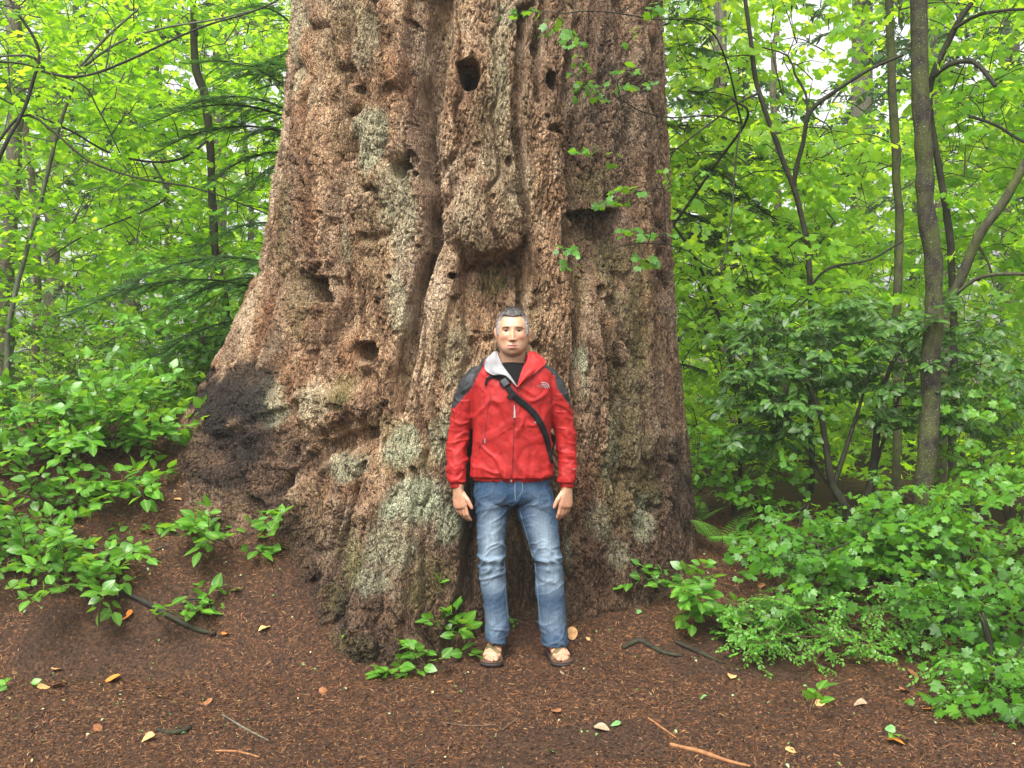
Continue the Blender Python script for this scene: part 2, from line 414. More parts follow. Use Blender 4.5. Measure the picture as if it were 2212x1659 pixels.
    lich = blob([(805, 290, 34, 75, .8), (800, 90, 28, 70, .45), (855, 420, 30, 90, .55), (880, 500, 22, 80, .5), (905, 1090, 60, 62, 1), (965, 1130, 30, 50, .8), (875, 970, 36, 42, .9), (840, 1180, 60, 60, .55), (740, 1010, 46, 32, .7),
                 (865, 650, 18, 70, .5), (690, 870, 40, 40, .45), (985, 760, 30, 60, .4), (590, 870, 26, 46, .7), (1255, 800, 8, 60, .9), (1075, 140, 20, 120, .4), (960, 940, 30, 50, .7), (810, 1250, 46, 40, .5),
                 (1320, 960, 20, 80, .35), (1095, 30, 26, 40, .5), (1000, 1000, 30, 60, .35), (1400, 1120, 20, 46, .5), (1290, 1120, 26, 40, .4), (1340, 1200, 20, 36, .4), (1230, 1180, 12, 50, .4), (650, 60, 10, 160, .5), (745, 520, 20, 60, .4)])
    moss = blob([(1085, 610, 46, 26, .7), (1380, 700, 28, 170, .6), (1335, 590, 36, 60, .5), (1300, 395, 50, 36, .45), (760, 1200, 40, 70, .75), (750, 840, 24, 40, .7), (640, 640, 26, 80, .4), (1330, 860, 30, 120, .45), (720, 1290, 30, 40, .6),
                 (1360, 1020, 60, 120, .5), (880, 1000, 60, 26, .5), (770, 1390, 60, 30, .4), (830, 930, 50, 26, .5), (1250, 620, 14, 60, .3), (610, 480, 14, 120, .4), (925, 1250, 40, 60, .45)])
    char = blob([(490, 870, 95, 70, 1), (545, 820, 50, 50, .9), (520, 960, 70, 50, .85), (470, 1030, 60, 30, .7), (560, 1080, 60, 22, .6), (668, 1280, 26, 100, .6), (640, 1390, 18, 36, .6), (800, 1390, 40, 36, .4), (760, 1425, 50, 22, .5), (590, 760, 22, 60, .5),
                 (1490, 1000, 40, 120, .5), (1475, 850, 18, 90, .4), (740, 1330, 22, 60, .7)])
    wet = ss(1.15, .35, z - .0 + .25 * wv) * .85  # darker, smoother bark toward the foot, over the right panel and listed patches
    wet = np.maximum(wet, blob([(800, 1380, 120, 70, 1), (690, 1300, 60, 110, .9), (500, 1000, 180, 110, 1), (600, 1150, 90, 90, .9), (1440, 1130, 110, 230, 1), (1280, 1250, 200, 130, .9), (1330, 320, 100, 330, .75), (1340, 800, 90, 300, .4), (1430, 500, 30, 700, .65), (1400, 900, 110, 260, .6), (900, 200, 34, 250, .3), (1180, 120, 50, 160, .35), (640, 500, 30, 300, .3)], .5, .6))
    rust = ss(.15, .75, fbm(X * 6, Y * 6, z * 2.5, 3, 71) + .25 * ss(.9, .1, z)) * .9
    rust = np.maximum(rust, blob([(640, 700, 30, 160, .7), (620, 780, 60, 60, .6), (655, 200, 20, 300, .5), (860, 190, 20, 60, .7), (1270, 1080, 24, 90, .8), (590, 700, 40, 60, .7)], .5))
    grey = ss(-.1, .6, vn(X * 4, Y * 4, z * 1.6, 75) + .3 * wv2)
    return r, X, Y, lich, moss, char, wet, rust, grey

TQ = 1.2
tf = np.arange(-112, 112.01, .195 / TQ)
tb = np.concatenate([tf, np.arange(114, 247.5, 2.)])            # wraps round the back
zk = [np.arange(-.35, 4.45, .0046 / TQ)]; zt = 4.45; st = .006; up = []
while zt < 15: up.append(zt); st *= 1.12; zt += min(st, .25)
zk = np.concatenate(zk + [np.array(up)])
TT, ZZ = np.meshgrid(np.where(tb > 180, tb - 360, tb), zk, indexing='ij')
r, X0, Y0, lich, moss, char, wet, rust, grey = bark(TT, ZZ)
A = np.radians(TT)
slump = 0.0
TV = np.stack([AX + r * np.sin(A), AY - r * np.cos(A), ZZ], -1).reshape(-1, 3)
mk1 = np.stack([lich, moss, char], -1).reshape(-1, 3); mk2 = np.stack([wet, rust, grey], -1).reshape(-1, 3)

m = NT('fir_bark')
tc = m.n('ShaderNodeTexCoord').outputs['Object']
A1 = m.n('ShaderNodeSeparateColor'); m.l(m.attr('mask_a', 'Color'), A1.inputs[0])
A2 = m.n('ShaderNodeSeparateColor'); m.l(m.attr('mask_b', 'Color'), A2.inputs[0])
nb = m.noise(9, 8, tc, (1, 1, .35), .65); nf = m.noise(60, 5, tc, (1, 1, .45), .7); ng = m.noise(170, 3, tc, (1, 1, .6), .7)
c = m.ramp(nb, [(.36, (.16, .086, .042)), (.46, (.37, .215, .112)), (.55, (.52, .33, .185)), (.66, (.66, .48, .30))])
c = m.mix(m.math('MULTIPLY', A2.outputs[2], .75), c, m.ramp(nb, [(.38, (.32, .21, .125)), (.64, (.66, .51, .345))]))
lo = m.noise(2.3, 5, tc, (1, 1, .45), .6)
c = m.mix(m.ramp(lo, [(.50, 0.), (.60, .45)]), c, m.ramp(nb, [(.38, (.15, .12, .055)), (.64, (.42, .34, .18))]))
c = m.mix(m.ramp(lo, [(.36, .6), (.46, 0.)]), c, m.ramp(nb, [(.38, (.075, .040, .024)), (.64, (.36, .22, .13))]))
c = m.mix(m.math('MULTIPLY', A2.outputs[1], m.ramp(nf, [(.35, .05), (.65, .8)])), c, (.38, .155, .06))
c = m.mix(m.ramp(nf, [(.40, .6), (.48, 0.)]), c, (.055, .028, .019))
c = m.mix(m.ramp(ng, [(.58, 0.), (.75, .5)]), c, (.47, .35, .23))
c = m.mix(m.math('MULTIPLY', A2.outputs[0], .9), c, m.ramp(nf, [(.38, (.014, .008, .005)), (.5, (.058, .030, .017)), (.62, (.16, .09, .053))]))
c = m.mix(m.math('MULTIPLY', A1.outputs[1], m.ramp(ng, [(.3, .1), (.6, .8)])), c, m.ramp(nf, [(.4, (.06, .075, .012)), (.62, (.20, .24, .05))]))
c = m.mix(m.math('MULTIPLY', A1.outputs[0], m.ramp(nf, [(.36, 0.), (.5, .85)])), c, m.ramp(ng, [(.4, (.30, .33, .19)), (.6, (.56, .60, .40))]))
c = m.mix(m.math('MULTIPLY', A1.outputs[2], .95), c, m.ramp(nf, [(.4, (.005, .004, .004)), (.62, (.028, .020, .016))]))
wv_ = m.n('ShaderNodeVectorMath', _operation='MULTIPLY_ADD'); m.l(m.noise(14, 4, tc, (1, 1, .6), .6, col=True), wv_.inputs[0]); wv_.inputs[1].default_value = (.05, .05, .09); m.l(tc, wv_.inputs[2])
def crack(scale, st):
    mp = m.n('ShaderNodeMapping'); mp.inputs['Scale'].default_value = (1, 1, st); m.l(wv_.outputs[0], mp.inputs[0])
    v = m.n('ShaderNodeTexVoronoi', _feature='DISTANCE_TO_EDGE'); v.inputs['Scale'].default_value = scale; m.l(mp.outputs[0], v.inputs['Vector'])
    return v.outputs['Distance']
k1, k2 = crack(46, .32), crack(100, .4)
c = m.mix(m.ramp(k1, [(.0, .42), (.07, 0.)]), c, m.mix(.8, c, (.02, .010, .007)))  # fissure dirt, with crack shade also painted into the colour along the bump lines
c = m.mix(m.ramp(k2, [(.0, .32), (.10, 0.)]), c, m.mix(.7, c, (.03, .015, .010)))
kk = m.math('ADD', m.ramp(k1, [(0., 0.), (.16, 1.)]), m.math('MULTIPLY', m.ramp(k2, [(0., 0.), (.2, 1.)]), .6))
hgt = m.math('ADD', kk, m.math('ADD', m.math('MULTIPLY', nf, 1.), m.math('MULTIPLY', ng, .7)))
rg = m.math('SUBTRACT', .92, m.math('MULTIPLY', A2.outputs[0], .35))
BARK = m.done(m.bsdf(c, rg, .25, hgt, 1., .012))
giant = empty('giant_fir_tree', (AX, AY, 0), 'enormous old conifer with deeply furrowed, hole pocked brown bark behind the man', 'tree')
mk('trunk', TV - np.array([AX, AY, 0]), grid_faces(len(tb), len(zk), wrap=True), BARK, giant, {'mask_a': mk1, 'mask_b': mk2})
def trunk_y(x, z):
    """front surface y of the giant trunk at x, z (scalar arrays)"""
    th = np.degrees(np.arctan2(np.asarray(x) - AX, 1.3)); 
    for _ in range(6):
        rr = bark(th, np.asarray(z, float) + 0 * th, False)[0]
        th = np.degrees(np.arcsin(np.clip((np.asarray(x) - AX) / rr, -.99, .99)))
    return AY - rr * np.cos(np.radians(th))
# ------------------------------------------------------------------ leaves
def leaf_mat(name, cols, trans, tf=.45, rough=.4, spec=.4, vein=.0, brown=0.):
    m = NT(name)
    a = m.n('ShaderNodeSeparateColor'); m.l(m.attr('leaf', 'Color'), a.inputs[0])      # r random, g across, b along
    n = m.noise(4.0, 2)
    f = m.math('ADD', m.math('MULTIPLY', a.outputs[0], .75), m.math('MULTIPLY', n, .35))
    k = len(cols) - 1
    c = m.ramp(f, [(.1 + .85 * i / k, q) for i, q in enumerate(cols)])
    t = m.ramp(f, [(.1 + .85 * i / (len(trans) - 1), q) for i, q in enumerate(trans)])
    if vein:
        mid = m.ramp(a.outputs[1], [(0., 1.), (.09, 0.)])
        c = m.mix(m.math('MULTIPLY', mid, vein), c, (.35, .45, .12)); t = m.mix(m.math('MULTIPLY', mid, vein * .6), t, (.3, .4, .1))
    if brown:
        b = m.ramp(m.noise(45, 3), [(.66, 0.), (.72, brown)]); c = m.mix(b, c, (.16, .07, .02))
    s1 = m.bsdf(c, rough, spec)
    tr = m.n('ShaderNodeBsdfTranslucent'); m.l(t, tr.inputs[0])
    x = m.n('ShaderNodeMixShader'); x.inputs[0].default_value = tf; m.l(s1, x.inputs[1]); m.l(tr.outputs[0], x.inputs[2])
    return m.done(x.outputs[0])
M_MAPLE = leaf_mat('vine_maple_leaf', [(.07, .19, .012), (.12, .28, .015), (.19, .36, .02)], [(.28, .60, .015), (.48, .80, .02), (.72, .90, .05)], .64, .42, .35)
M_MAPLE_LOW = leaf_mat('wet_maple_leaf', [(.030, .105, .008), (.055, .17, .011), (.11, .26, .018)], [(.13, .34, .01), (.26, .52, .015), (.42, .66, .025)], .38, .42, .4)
M_FAR = leaf_mat('far_leaf', [(.07, .17, .02), (.13, .27, .04), (.22, .36, .09)], [(.28, .55, .05), (.48, .74, .08), (.72, .88, .22)], .6, .5, .3)
M_SALAL = leaf_mat('salal_leaf', [(.032, .115, .010), (.055, .185, .013), (.10, .27, .02)], [(.16, .42, .02), (.26, .58, .02), (.42, .7, .03)], .34, .32, .42, .4, .3)
M_BUSH = leaf_mat('evergreen_leaf', [(.014, .052, .008), (.028, .09, .011), (.06, .155, .018)], [(.06, .2, .015), (.12, .32, .015), (.22, .45, .02)], .30, .42, .35, .3, .4)
M_HUCK = leaf_mat('huckleberry_leaf', [(.045, .15, .015), (.075, .23, .02), (.13, .32, .03)], [(.2, .45, .02), (.3, .6, .03), (.4, .7, .04)], .4, .4, .4)
M_NEEDLE = leaf_mat('hemlock_needles', [(.018, .055, .018), (.035, .095, .025), (.07, .15, .035)], [(.06, .16, .02), (.1, .26, .03), (.16, .34, .04)], .3, .5, .3)
M_FERN = leaf_mat('fern_frond', [(.05, .15, .015), (.08, .22, .02), (.13, .3, .03)], [(.2, .45, .02), (.3, .6, .03), (.4, .7, .04)], .4, .45, .3)

def wood_mat(name, lo, hi, moss=0., rough=.75, spec=.3, speck=0.):
    m = NT(name); n = m.noise(35, 5, sc=(1, 1, .4)); c = m.ramp(n, [(.3, lo), (.7, hi)])
    if moss:
        f = m.noise(6, 4, rough=.7); c = m.mix(m.math('MULTIPLY', m.ramp(f, [(.42, 0.), (.56, 1.)]), moss), c, m.ramp(m.noise(150, 2), [(.3, (.035, .05, .006)), (.7, (.12, .15, .02))]))
    if speck:
        c = m.mix(m.math('MULTIPLY', m.ramp(m.noise(110, 2), [(.64, 0.), (.68, 1.)]), speck), c, (.34, .34, .26))
    return m.done(m.bsdf(c, rough, spec, n, .5, .01))
W_DARK = wood_mat('wet_branch_bark', (.008, .007, .006), (.030, .025, .019), .12, .75, .2)
W_MOSS = wood_mat('mossy_bark', (.010, .008, .006), (.042, .036, .029), .38, .85, .15, .45)
W_GREEN = wood_mat('green_tinged_bark', (.018, .016, .010), (.06, .055, .034), .5, .8, .2, .3)
W_PALE = wood_mat('pale_branch_bark', (.045, .045, .034), (.13, .13, .10), .3)
W_GREY = wood_mat('grey_conifer_bark', (.05, .04, .032), (.16, .135, .11), .25, .9, .2)
W_TWIG = wood_mat('shrub_stem_bark', (.035, .022, .012), (.11, .065, .035), 0., .6)

def maple_T(teeth=True):
    L = [(0, 1.), (40, .90), (80, .72), (122, .50)]; N = [(20, .70), (60, .62), (101, .47)]
    half = []
    for i, (a, r) in enumerate(L):
        if teeth and i < 3:
            if i: half.append((a - 9, r * .82))
            half.append((a, r)); half.append((a + 9, r * .82))
        else: half.append((a, r))
        if i < 3: half.append(N[i])
    half.append((160, .12))
    pts = [(-a, r) for a, r in half[:0:-1]] + half
    V = [(0, 0, 0)] + [(r * math.cos(math.radians(a)), r * math.sin(math.radians(a)), -.16 * r * r + .05 * math.cos(math.radians(a) * 4.5) * r) for a, r in pts]
    V = np.array(V); n = len(pts)
    return V, np.array([[0, i, i + 1] for i in range(1, n)])
def star_T():
    pts = [(a, r) for a, r in [(-150, .25), (-105, .55), (-75, .42), (-48, .88), (-22, .5), (0, 1.), (22, .5), (48, .88), (75, .42), (105, .55), (150, .25)]]
    V = np.array([(0, 0, 0)] + [(r * math.cos(math.radians(a)), r * math.sin(math.radians(a)), -.15 * r * r) for a, r in pts])
    return V, np.array([[0, i, i + 1] for i in range(1, len(pts))])
def ovate_T(nx=6, wd=.33, droop=.2, fold=.10):
    xs = np.linspace(0, 1, nx); V = []
    for x in xs:
        wv = wd * (math.sin(math.pi * min(1, x * 1.0) ** .72)) ** .8 if 0 < x < 1 else 0.004
        for q in (-1, -.5, 0, .5, 1):
            V.append((x, q * wv, -droop * x * x + fold * abs(q) * wv * 2 - .12 * (q * q) * wv + .012 * math.sin(x * 20) * abs(q)))
    I, J = np.meshgrid(np.arange(nx - 1), np.arange(4), indexing='ij')
    F = np.stack([I * 5 + J, (I + 1) * 5 + J, (I + 1) * 5 + J + 1, I * 5 + J + 1], -1).reshape(-1, 4)
    return np.array(V), F
def small_T():
    V = np.array([(0, 0, 0), (.35, -.28, .03), (.75, -.22, .0), (1, 0, -.06), (.75, .22, .0), (.35, .28, .03), (.5, 0, -.02)])
    return V, np.array([[0, 1, 6], [1, 2, 6], [2, 3, 6], [3, 4, 6], [4, 5, 6], [5, 0, 6]])
T_MAPLE, T_STAR, T_OV, T_SMALL = maple_T(), star_T(), ovate_T(), small_T()
T_ELL = ovate_T(5, .24, .25, .08)

DENS = 1.2
class Leaves:
    def __init__(s): s.p = []; s.d = []; s.n = []; s.s = []; s.r = []
    def add(s, p, d, n, size, r): s.p.append(p); s.d.append(d); s.n.append(n); s.s.append(size); s.r.append(r)
    def fill(s, g, T):
        if not s.p: return
        V, F = T
        p, d, n, sz, r = [np.asarray(a, float) for a in (s.p, s.d, s.n, s.s, s.r)]
        d /= np.linalg.norm(d, axis=1)[:, None] + 1e-9
        y = np.cross(n, d); y /= np.linalg.norm(y, axis=1)[:, None] + 1e-9
        z = np.cross(d, y); N = len(p); k = len(V)
        W = p[:, None] + sz[:, None, None] * (V[None, :, 0, None] * d[:, None] + V[None, :, 1, None] * y[:, None] + V[None, :, 2, None] * z[:, None])
        A = np.empty((N, k, 4), np.float32); A[..., 0] = r[:, None]; A[..., 1] = np.abs(V[:, 1])[None]; A[..., 2] = V[:, 0][None]; A[..., 3] = 1
        FF = (F[None] + (np.arange(N) * k)[:, None, None]).reshape(-1, F.shape[1])
        g.add(W.reshape(-1, 3), FF, leaf=A.reshape(-1, 4))



def spray(L, g, rs, p0, d0, length, lsz, tone, step=.06, droop=.5, sides=3, tilt=.7, face=0., rad=.0022, fwd=.6, pet=.03):
    n = max(3, int(length / step)); p = np.array(p0, float); d = nrm(np.array(d0, float)); path = [p.copy()]
    toC = nrm(CAM - p)
    for i in range(n):
        d = nrm(d + rs.normal(0, .13, 3) + np.array([0, 0, -droop * .12])); p = p + d * step; path.append(p.copy())
        side = nrm(np.cross(d, [0, 0, 1]))
        for sg in (-1, 1):
            if rs.rand() < .1: continue
            a = nrm(side * sg + d * fwd + rs.normal(0, .25, 3))
            if i == n - 1: a = nrm(d + side * sg * .5)
            nn = nrm(np.array([0, 0, 1.]) + rs.normal(0, tilt, 3) * np.array([1, 1, .6]) + toC * face)
            sz = lsz * rs.uniform(.6, 1.15) * (1 - .25 * (i == n - 1))
            L.add(p + a * pet, nrm(a + np.array([0, 0, -.25])), nn, sz, np.clip(tone + rs.normal(0, .18), 0, 1))
    path = np.array(path); tube(g, path, np.linspace(rad, rad * .4, len(path)), sides, cap=False)
    return path

def stem_world(pts, d0, d1=None):
    P = np.array(pts, float); d = np.linspace(d0, d0 if d1 is None else d1, len(P))
    return px2w(P[:, 0], P[:, 1], d)

def tree(name, label, cat, stems, crowns, leafmat, wood, group=None, T=None, lsz=.05, seed=0, base=None, tilt=.7, face=0., step=.06, droop=.5,
         spl=(.25, .5), brad=.007, pet=.03, fwd=.6, maxlink=1.6):
    """stems: list of (world points, radii); crowns: (x0, x1, y0, y1, d0, d1, number of sprays, tone)"""
    rs = np.random.RandomState(seed)
    base = np.array(base if base is not None else stems[0][0][0], float)
    root = empty(name, tuple(base), label, cat, group)
    nodes = []
    for si, (P, R) in enumerate(stems):
        g = Geo()
        P = np.asarray(P, float); Q = smooth_path(P, step=.06)
        t = np.linspace(0, 1, len(Q)); rr = np.interp(t, np.linspace(0, 1, len(np.atleast_1d(R))), np.atleast_1d(R))
        Q = Q + np.stack([vn(Q[:, 2] * 4, Q[:, 0] * 4, seed + 0 * Q[:, 0], 5), vn(Q[:, 2] * 4, Q[:, 1] * 4, seed + 9 + 0 * Q[:, 0], 6), 0 * Q[:, 0]], -1) * .012
        tube(g, Q, rr * (1 + .10 * vn(Q[:, 2] * 9, Q[:, 0] * 9, Q[:, 1] * 9, seed)), 12 if max(rr) > .03 else 7, rough=.04, seed=seed)
        g.build('limb' if si else 'trunk', wood, root, origin=base)
        nodes += [q for q in Q[len(Q) // 6::3]]
    L = Leaves(); gt = Geo()
    for (x0, x1, y0, y1, d0, d1, n, tone) in crowns:
        n = int(n * DENS)
        dist = np.sqrt(rs.uniform(d0 ** 2, d1 ** 2, n)); P = px2w(rs.uniform(x0, x1, n), rs.uniform(y0, y1, n), dist)
        gz = gh0(P[:, 0], P[:, 1]) + .08; P[:, 2] = np.maximum(P[:, 2], gz)
        N = np.array(nodes); order = np.argsort([np.min(np.linalg.norm(N - p, axis=1)) for p in P]); nodes_np = N
        for k in order:
            p = P[k]
            dd = np.linalg.norm(nodes_np - p, axis=1) + .5 * np.maximum(nodes_np[:, 2] - p[2], 0)
            j = int(np.argmin(dd)); q = nodes_np[j]; ln = np.linalg.norm(p - q)
            dirn = nrm(np.array([p[0] - q[0], p[1] - q[1], .2 * (p[2] - q[2])]) + rs.normal(0, .4, 3) * [1, 1, .25])
            if ln < 50:
                mid = (p + q) / 2 + np.array([0, 0, .12 * ln]) + rs.normal(0, .05 * ln, 3)
                Q = smooth_path([q, mid, p], step=.09)
                tube(gt, Q, np.linspace(brad * min(1.4, .5 + ln), brad * .35, len(Q)), 5, cap=False)
                nodes_np = np.vstack([nodes_np, Q[len(Q) // 2:][::2], p[None]])
            path = spray(L, gt, rs, p, dirn, rs.uniform(*spl), lsz, tone, step=step, droop=droop, tilt=tilt, face=face, pet=pet, fwd=fwd)
            if rs.rand() < .6:
                s = path[len(path) // 2]; sd = nrm(np.cross(dirn, [0, 0, 1]) * rs.choice([-1, 1]) + dirn)
                spray(L, gt, rs, s, sd, rs.uniform(*spl) * .6, lsz * .9, tone, step=step, droop=droop, tilt=tilt, face=face, pet=pet, fwd=fwd)
    gt.build('branches', wood, root, origin=base)
    gl = Geo(); L.fill(gl, T or T_MAPLE); gl.build('crown', leafmat, root, smooth=False, origin=base)
    return root

def ground_hit(dx, dy):
    a = px2w(dx, dy, 1.0) - CAM
    t = 3.0
    for _ in range(400):
        p = CAM + a * t
        if p[2] <= gh0(p[0], p[1]): break
        t += .03
    return np.array([p[0], p[1], float(gh(p[0], p[1], False))])

def down(P, z0=None, lean=0.):
    """add a foot on the ground below the first point (stems are listed top to bottom or bottom to top)"""
    P = np.asarray(P, float)
    if P[0, 2] > P[-1, 2]: P = P[::-1]
    x, y = P[0, 0] + lean, P[0, 1]; z = float(gh0(x, y)) - .05
    if P[0, 2] - z > .05: P = np.vstack([[x, y, z], P])
    return P
# ------------------------------------------------------------------ trees either side, far wood
S = stem_world
V_ = 'vine maples and young trees round the giant'
tree('mossy_tree', 'thickest mossy trunk on the right, green moss down its sides and pale lichen specks', 'tree',
     [(down(S([(1995, 1095), (2003, 1000), (2012, 800), (2022, 610), (2008, 500), (1996, 400), (1990, 200), (1985, 0), (1980, -400), (1990, -900)], 6.45)), [.062, .059, .056, .054, .051, .046, .04])],
     [(1850, 2400, -500, 130, 7.5, 9.0, 90, .6)], M_MAPLE, W_MOSS, V_, seed=1, lsz=.064, face=.5)
tree('slender_tree', 'slender straight greenish trunk just left of the thick mossy trunk', 'tree',
     [(down(S([(1938, 850), (1940, 700), (1942, 500), (1932, 300), (1925, 150), (1920, 0), (1915, -400), (1920, -700)], 8.4)), [.038, .036, .033, .025])],
     [(1640, 2250, -300, 420, 8.2, 10.2, 66, .8)], M_MAPLE, W_GREEN, V_, seed=2, lsz=.070, face=.7)
tree('leaning_maple', 'thin dark stem leaning left with a fork at mid height, right of the giant trunk', 'tree',
     [(down(S([(1754, 740), (1750, 620), (1744, 545), (1715, 405), (1680, 320), (1640, 200), (1612, 10), (1590, -200)], 7.9)), [.027, .024, .022, .019, .013]),
      (S([(1715, 405), (1728, 330), (1746, 248), (1800, 200), (1880, 150), (1955, 118)], 7.9, 7.6), [.02, .017, .010]),
      (S([(1746, 248), (1742, 200), (1720, 160), (1700, 120), (1640, 100)], 7.9, 8.0), [.012, .006]),
      (S([(1750, 620), (1790, 580), (1880, 560), (1950, 520)], 7.9, 7.7), [.012, .008]),
      (S([(1640, 200), (1600, 220), (1540, 260), (1430, 345)], 7.9, 7.5), [.010, .005]),
      (S([(1750, 640), (1700, 690), (1660, 760), (1630, 830)], 7.9, 7.7), [.009, .005])],
     [(1430, 1640, -150, 400, 7.9, 9.4, 100, .8), (1640, 1830, -150, 400, 7.9, 9.4, 34, .8), (1460, 1900, 300, 700, 8.1, 9.4, 110, .7)], M_MAPLE, W_DARK, V_, seed=3, lsz=.070, face=.7)
tree('tilted_maple', 'bare dark stem tilting up to the right edge, beside the mossy trunk', 'tree',
     [(down(S([(2040, 700), (2070, 620), (2110, 520), (2170, 430), (2230, 330), (2330, 150)], 8.0, 7.6)), [.042, .039, .037, .033]),
      (S([(2110, 520), (2130, 560), (2150, 620)], 8.0), [.012, .008]),
      (S([(2060, 640), (2120, 598), (2212, 592), (2300, 600)], 7.9, 7.5), [.016, .012])],
     [(2020, 2420, 150, 620, 8.0, 9.6, 150, .5)], M_MAPLE, W_GREEN, V_, seed=4, lsz=.070, face=.6)
tree('forked_maple', 'crooked branching maple rising behind the mossy trunk to the top right corner', 'tree',
     [(down(S([(2060, 760), (2050, 500), (2010, 240), (2020, 150), (2062, 62), (2110, -10), (2150, -100)], 8.3, 7.8)), [.034, .031, .029, .026, .022]),
      (S([(2018, 165), (2050, 140), (2100, 132), (2130, 158), (2152, 186)], 8.0, 7.7), [.022, .02, .018]),
      (S([(2060, 62), (2120, 30), (2212, 20), (2300, 30)], 7.9, 7.5), [.016, .008]),
      (S([(2090, 250), (2150, 270), (2212, 305), (2300, 340)], 8.1, 7.8), [.014, .01])],
     [(1990, 2420, -250, 260, 8.0, 9.6, 130, .5)], M_MAPLE, W_DARK, V_, seed=5, lsz=.064, face=.5)
tree('arching_maple', 'low maple with bright lobed leaves before dark boughs, just right of the giant', 'tree',
     [(down(S([(1600, 1010), (1590, 850), (1560, 700), (1500, 560), (1450, 480)], 8.6, 8.0)), [.022, .018, .01]),
      (S([(1590, 850), (1660, 700), (1750, 560), (1800, 480)], 8.6, 8.4), [.014, .008])],
     [(1440, 1800, 480, 960, 7.7, 9.2, 170, .75)], M_MAPLE, W_DARK, V_, seed=6, lsz=.058, face=.9)
br = lambda P: np.vstack([[1.60, 2.0, 3.18], P])
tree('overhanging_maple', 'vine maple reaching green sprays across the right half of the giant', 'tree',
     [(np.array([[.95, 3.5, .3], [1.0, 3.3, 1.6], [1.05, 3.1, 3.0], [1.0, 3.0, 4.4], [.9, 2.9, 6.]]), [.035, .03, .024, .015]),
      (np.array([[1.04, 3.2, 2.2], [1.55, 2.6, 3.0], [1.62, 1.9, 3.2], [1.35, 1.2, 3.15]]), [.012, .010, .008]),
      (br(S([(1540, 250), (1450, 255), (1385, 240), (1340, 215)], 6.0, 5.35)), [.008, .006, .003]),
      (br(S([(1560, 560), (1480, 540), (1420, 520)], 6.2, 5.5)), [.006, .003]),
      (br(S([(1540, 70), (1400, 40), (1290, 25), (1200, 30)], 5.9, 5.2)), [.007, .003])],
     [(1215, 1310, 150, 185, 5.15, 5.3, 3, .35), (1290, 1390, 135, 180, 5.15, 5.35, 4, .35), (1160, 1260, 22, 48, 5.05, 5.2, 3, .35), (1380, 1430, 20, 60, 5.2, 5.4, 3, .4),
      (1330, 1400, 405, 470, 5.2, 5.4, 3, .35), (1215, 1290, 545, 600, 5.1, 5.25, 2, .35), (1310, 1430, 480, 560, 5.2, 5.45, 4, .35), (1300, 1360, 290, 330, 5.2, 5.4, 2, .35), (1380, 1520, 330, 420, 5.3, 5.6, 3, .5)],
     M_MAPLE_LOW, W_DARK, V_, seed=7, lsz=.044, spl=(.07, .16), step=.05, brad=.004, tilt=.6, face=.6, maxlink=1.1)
tree('dark_stem_maple', 'dark upright stem with a swollen bend, left of the giant trunk', 'tree',
     [(down(S([(489, 740), (485, 640), (464, 540), (458, 430), (455, 330), (448, 240), (440, 190), (425, 150), (416, 30), (410, -200)], 8.8)), [.040, .038, .037, .034, .037, .028, .024]),
      (S([(452, 300), (400, 340), (330, 350), (240, 330), (150, 280), (60, 240), (-60, 180)], 8.8, 7.4), [.013, .009, .006]),
      (S([(330, 350), (360, 420), (300, 460), (200, 500), (100, 560)], 8.4, 7.8), [.010, .005])],
     [(240, 660, -150, 560, 8.4, 10.2, 260, .5)], M_MAPLE, W_DARK, V_, seed=8, lsz=.064, face=.3, tilt=.5)
tree('pale_leaning_maple', 'pale thin stem leaning right at the far left among layered leaves', 'tree',
     [(down(S([(14, 760), (30, 640), (62, 520), (95, 400), (125, 290), (155, 200), (172, 150), (230, 80), (300, 20)], 7.9)), [.024, .021, .018, .014, .008]),
      (S([(155, 200), (100, 150), (60, 120), (-60, 128)], 7.9, 7.3), [.014, .008]),
      (S([(172, 150), (260, 90), (360, 60), (480, 40), (600, 10)], 7.9, 7.2), [.012, .008, .004])],
     [(-260, 330, -150, 480, 7.7, 9.4, 230, .5), (-200, 420, 380, 760, 7.6, 9.8, 180, .4)], M_MAPLE, W_PALE, V_, seed=9, lsz=.058, face=.2, tilt=.45)
tree('arched_branch_maple', 'maple with long arching dark branches crossing the top left corner', 'tree',
     [(down(S([(-90, 900), (-60, 600), (-30, 420), (20, 300), (80, 150), (76, 90), (30, 20), (-10, -60)], 7.0)), [.026, .020, .013, .010]),
      (S([(-40, 380), (40, 250), (120, 290), (200, 350), (300, 385), (420, 405), (520, 440), (600, 470)], 7.0, 7.2), [.012, .009, .007, .004]),
      (S([(80, 150), (150, 165), (230, 150), (340, 100), (430, 60), (560, 20), (660, -30)], 7.0, 6.8), [.010, .008, .005]),
      (S([(-60, 130), (60, 140), (170, 180), (210, 230), (260, 330)], 7.0, 7.2), [.009, .005])],
     [(-260, 260, -200, 260, 7.0, 8.0, 60, .5)], M_MAPLE, W_DARK, V_, seed=10, lsz=.058, face=.2, tilt=.45)
tree('old_dark_tree', 'thick dark trunk partly hidden by leaves at the left edge', 'tree',
     [(down(S([(12, 700), (16, 560), (26, 400), (32, 300), (36, 200), (30, 60), (20, -200), (20, -600)], 10.2)), [.085, .075, .07, .05])],
     [(-250, 300, -350, 150, 10, 12, 130, .6)], M_MAPLE, W_GREY, V_, seed=11, lsz=.06)
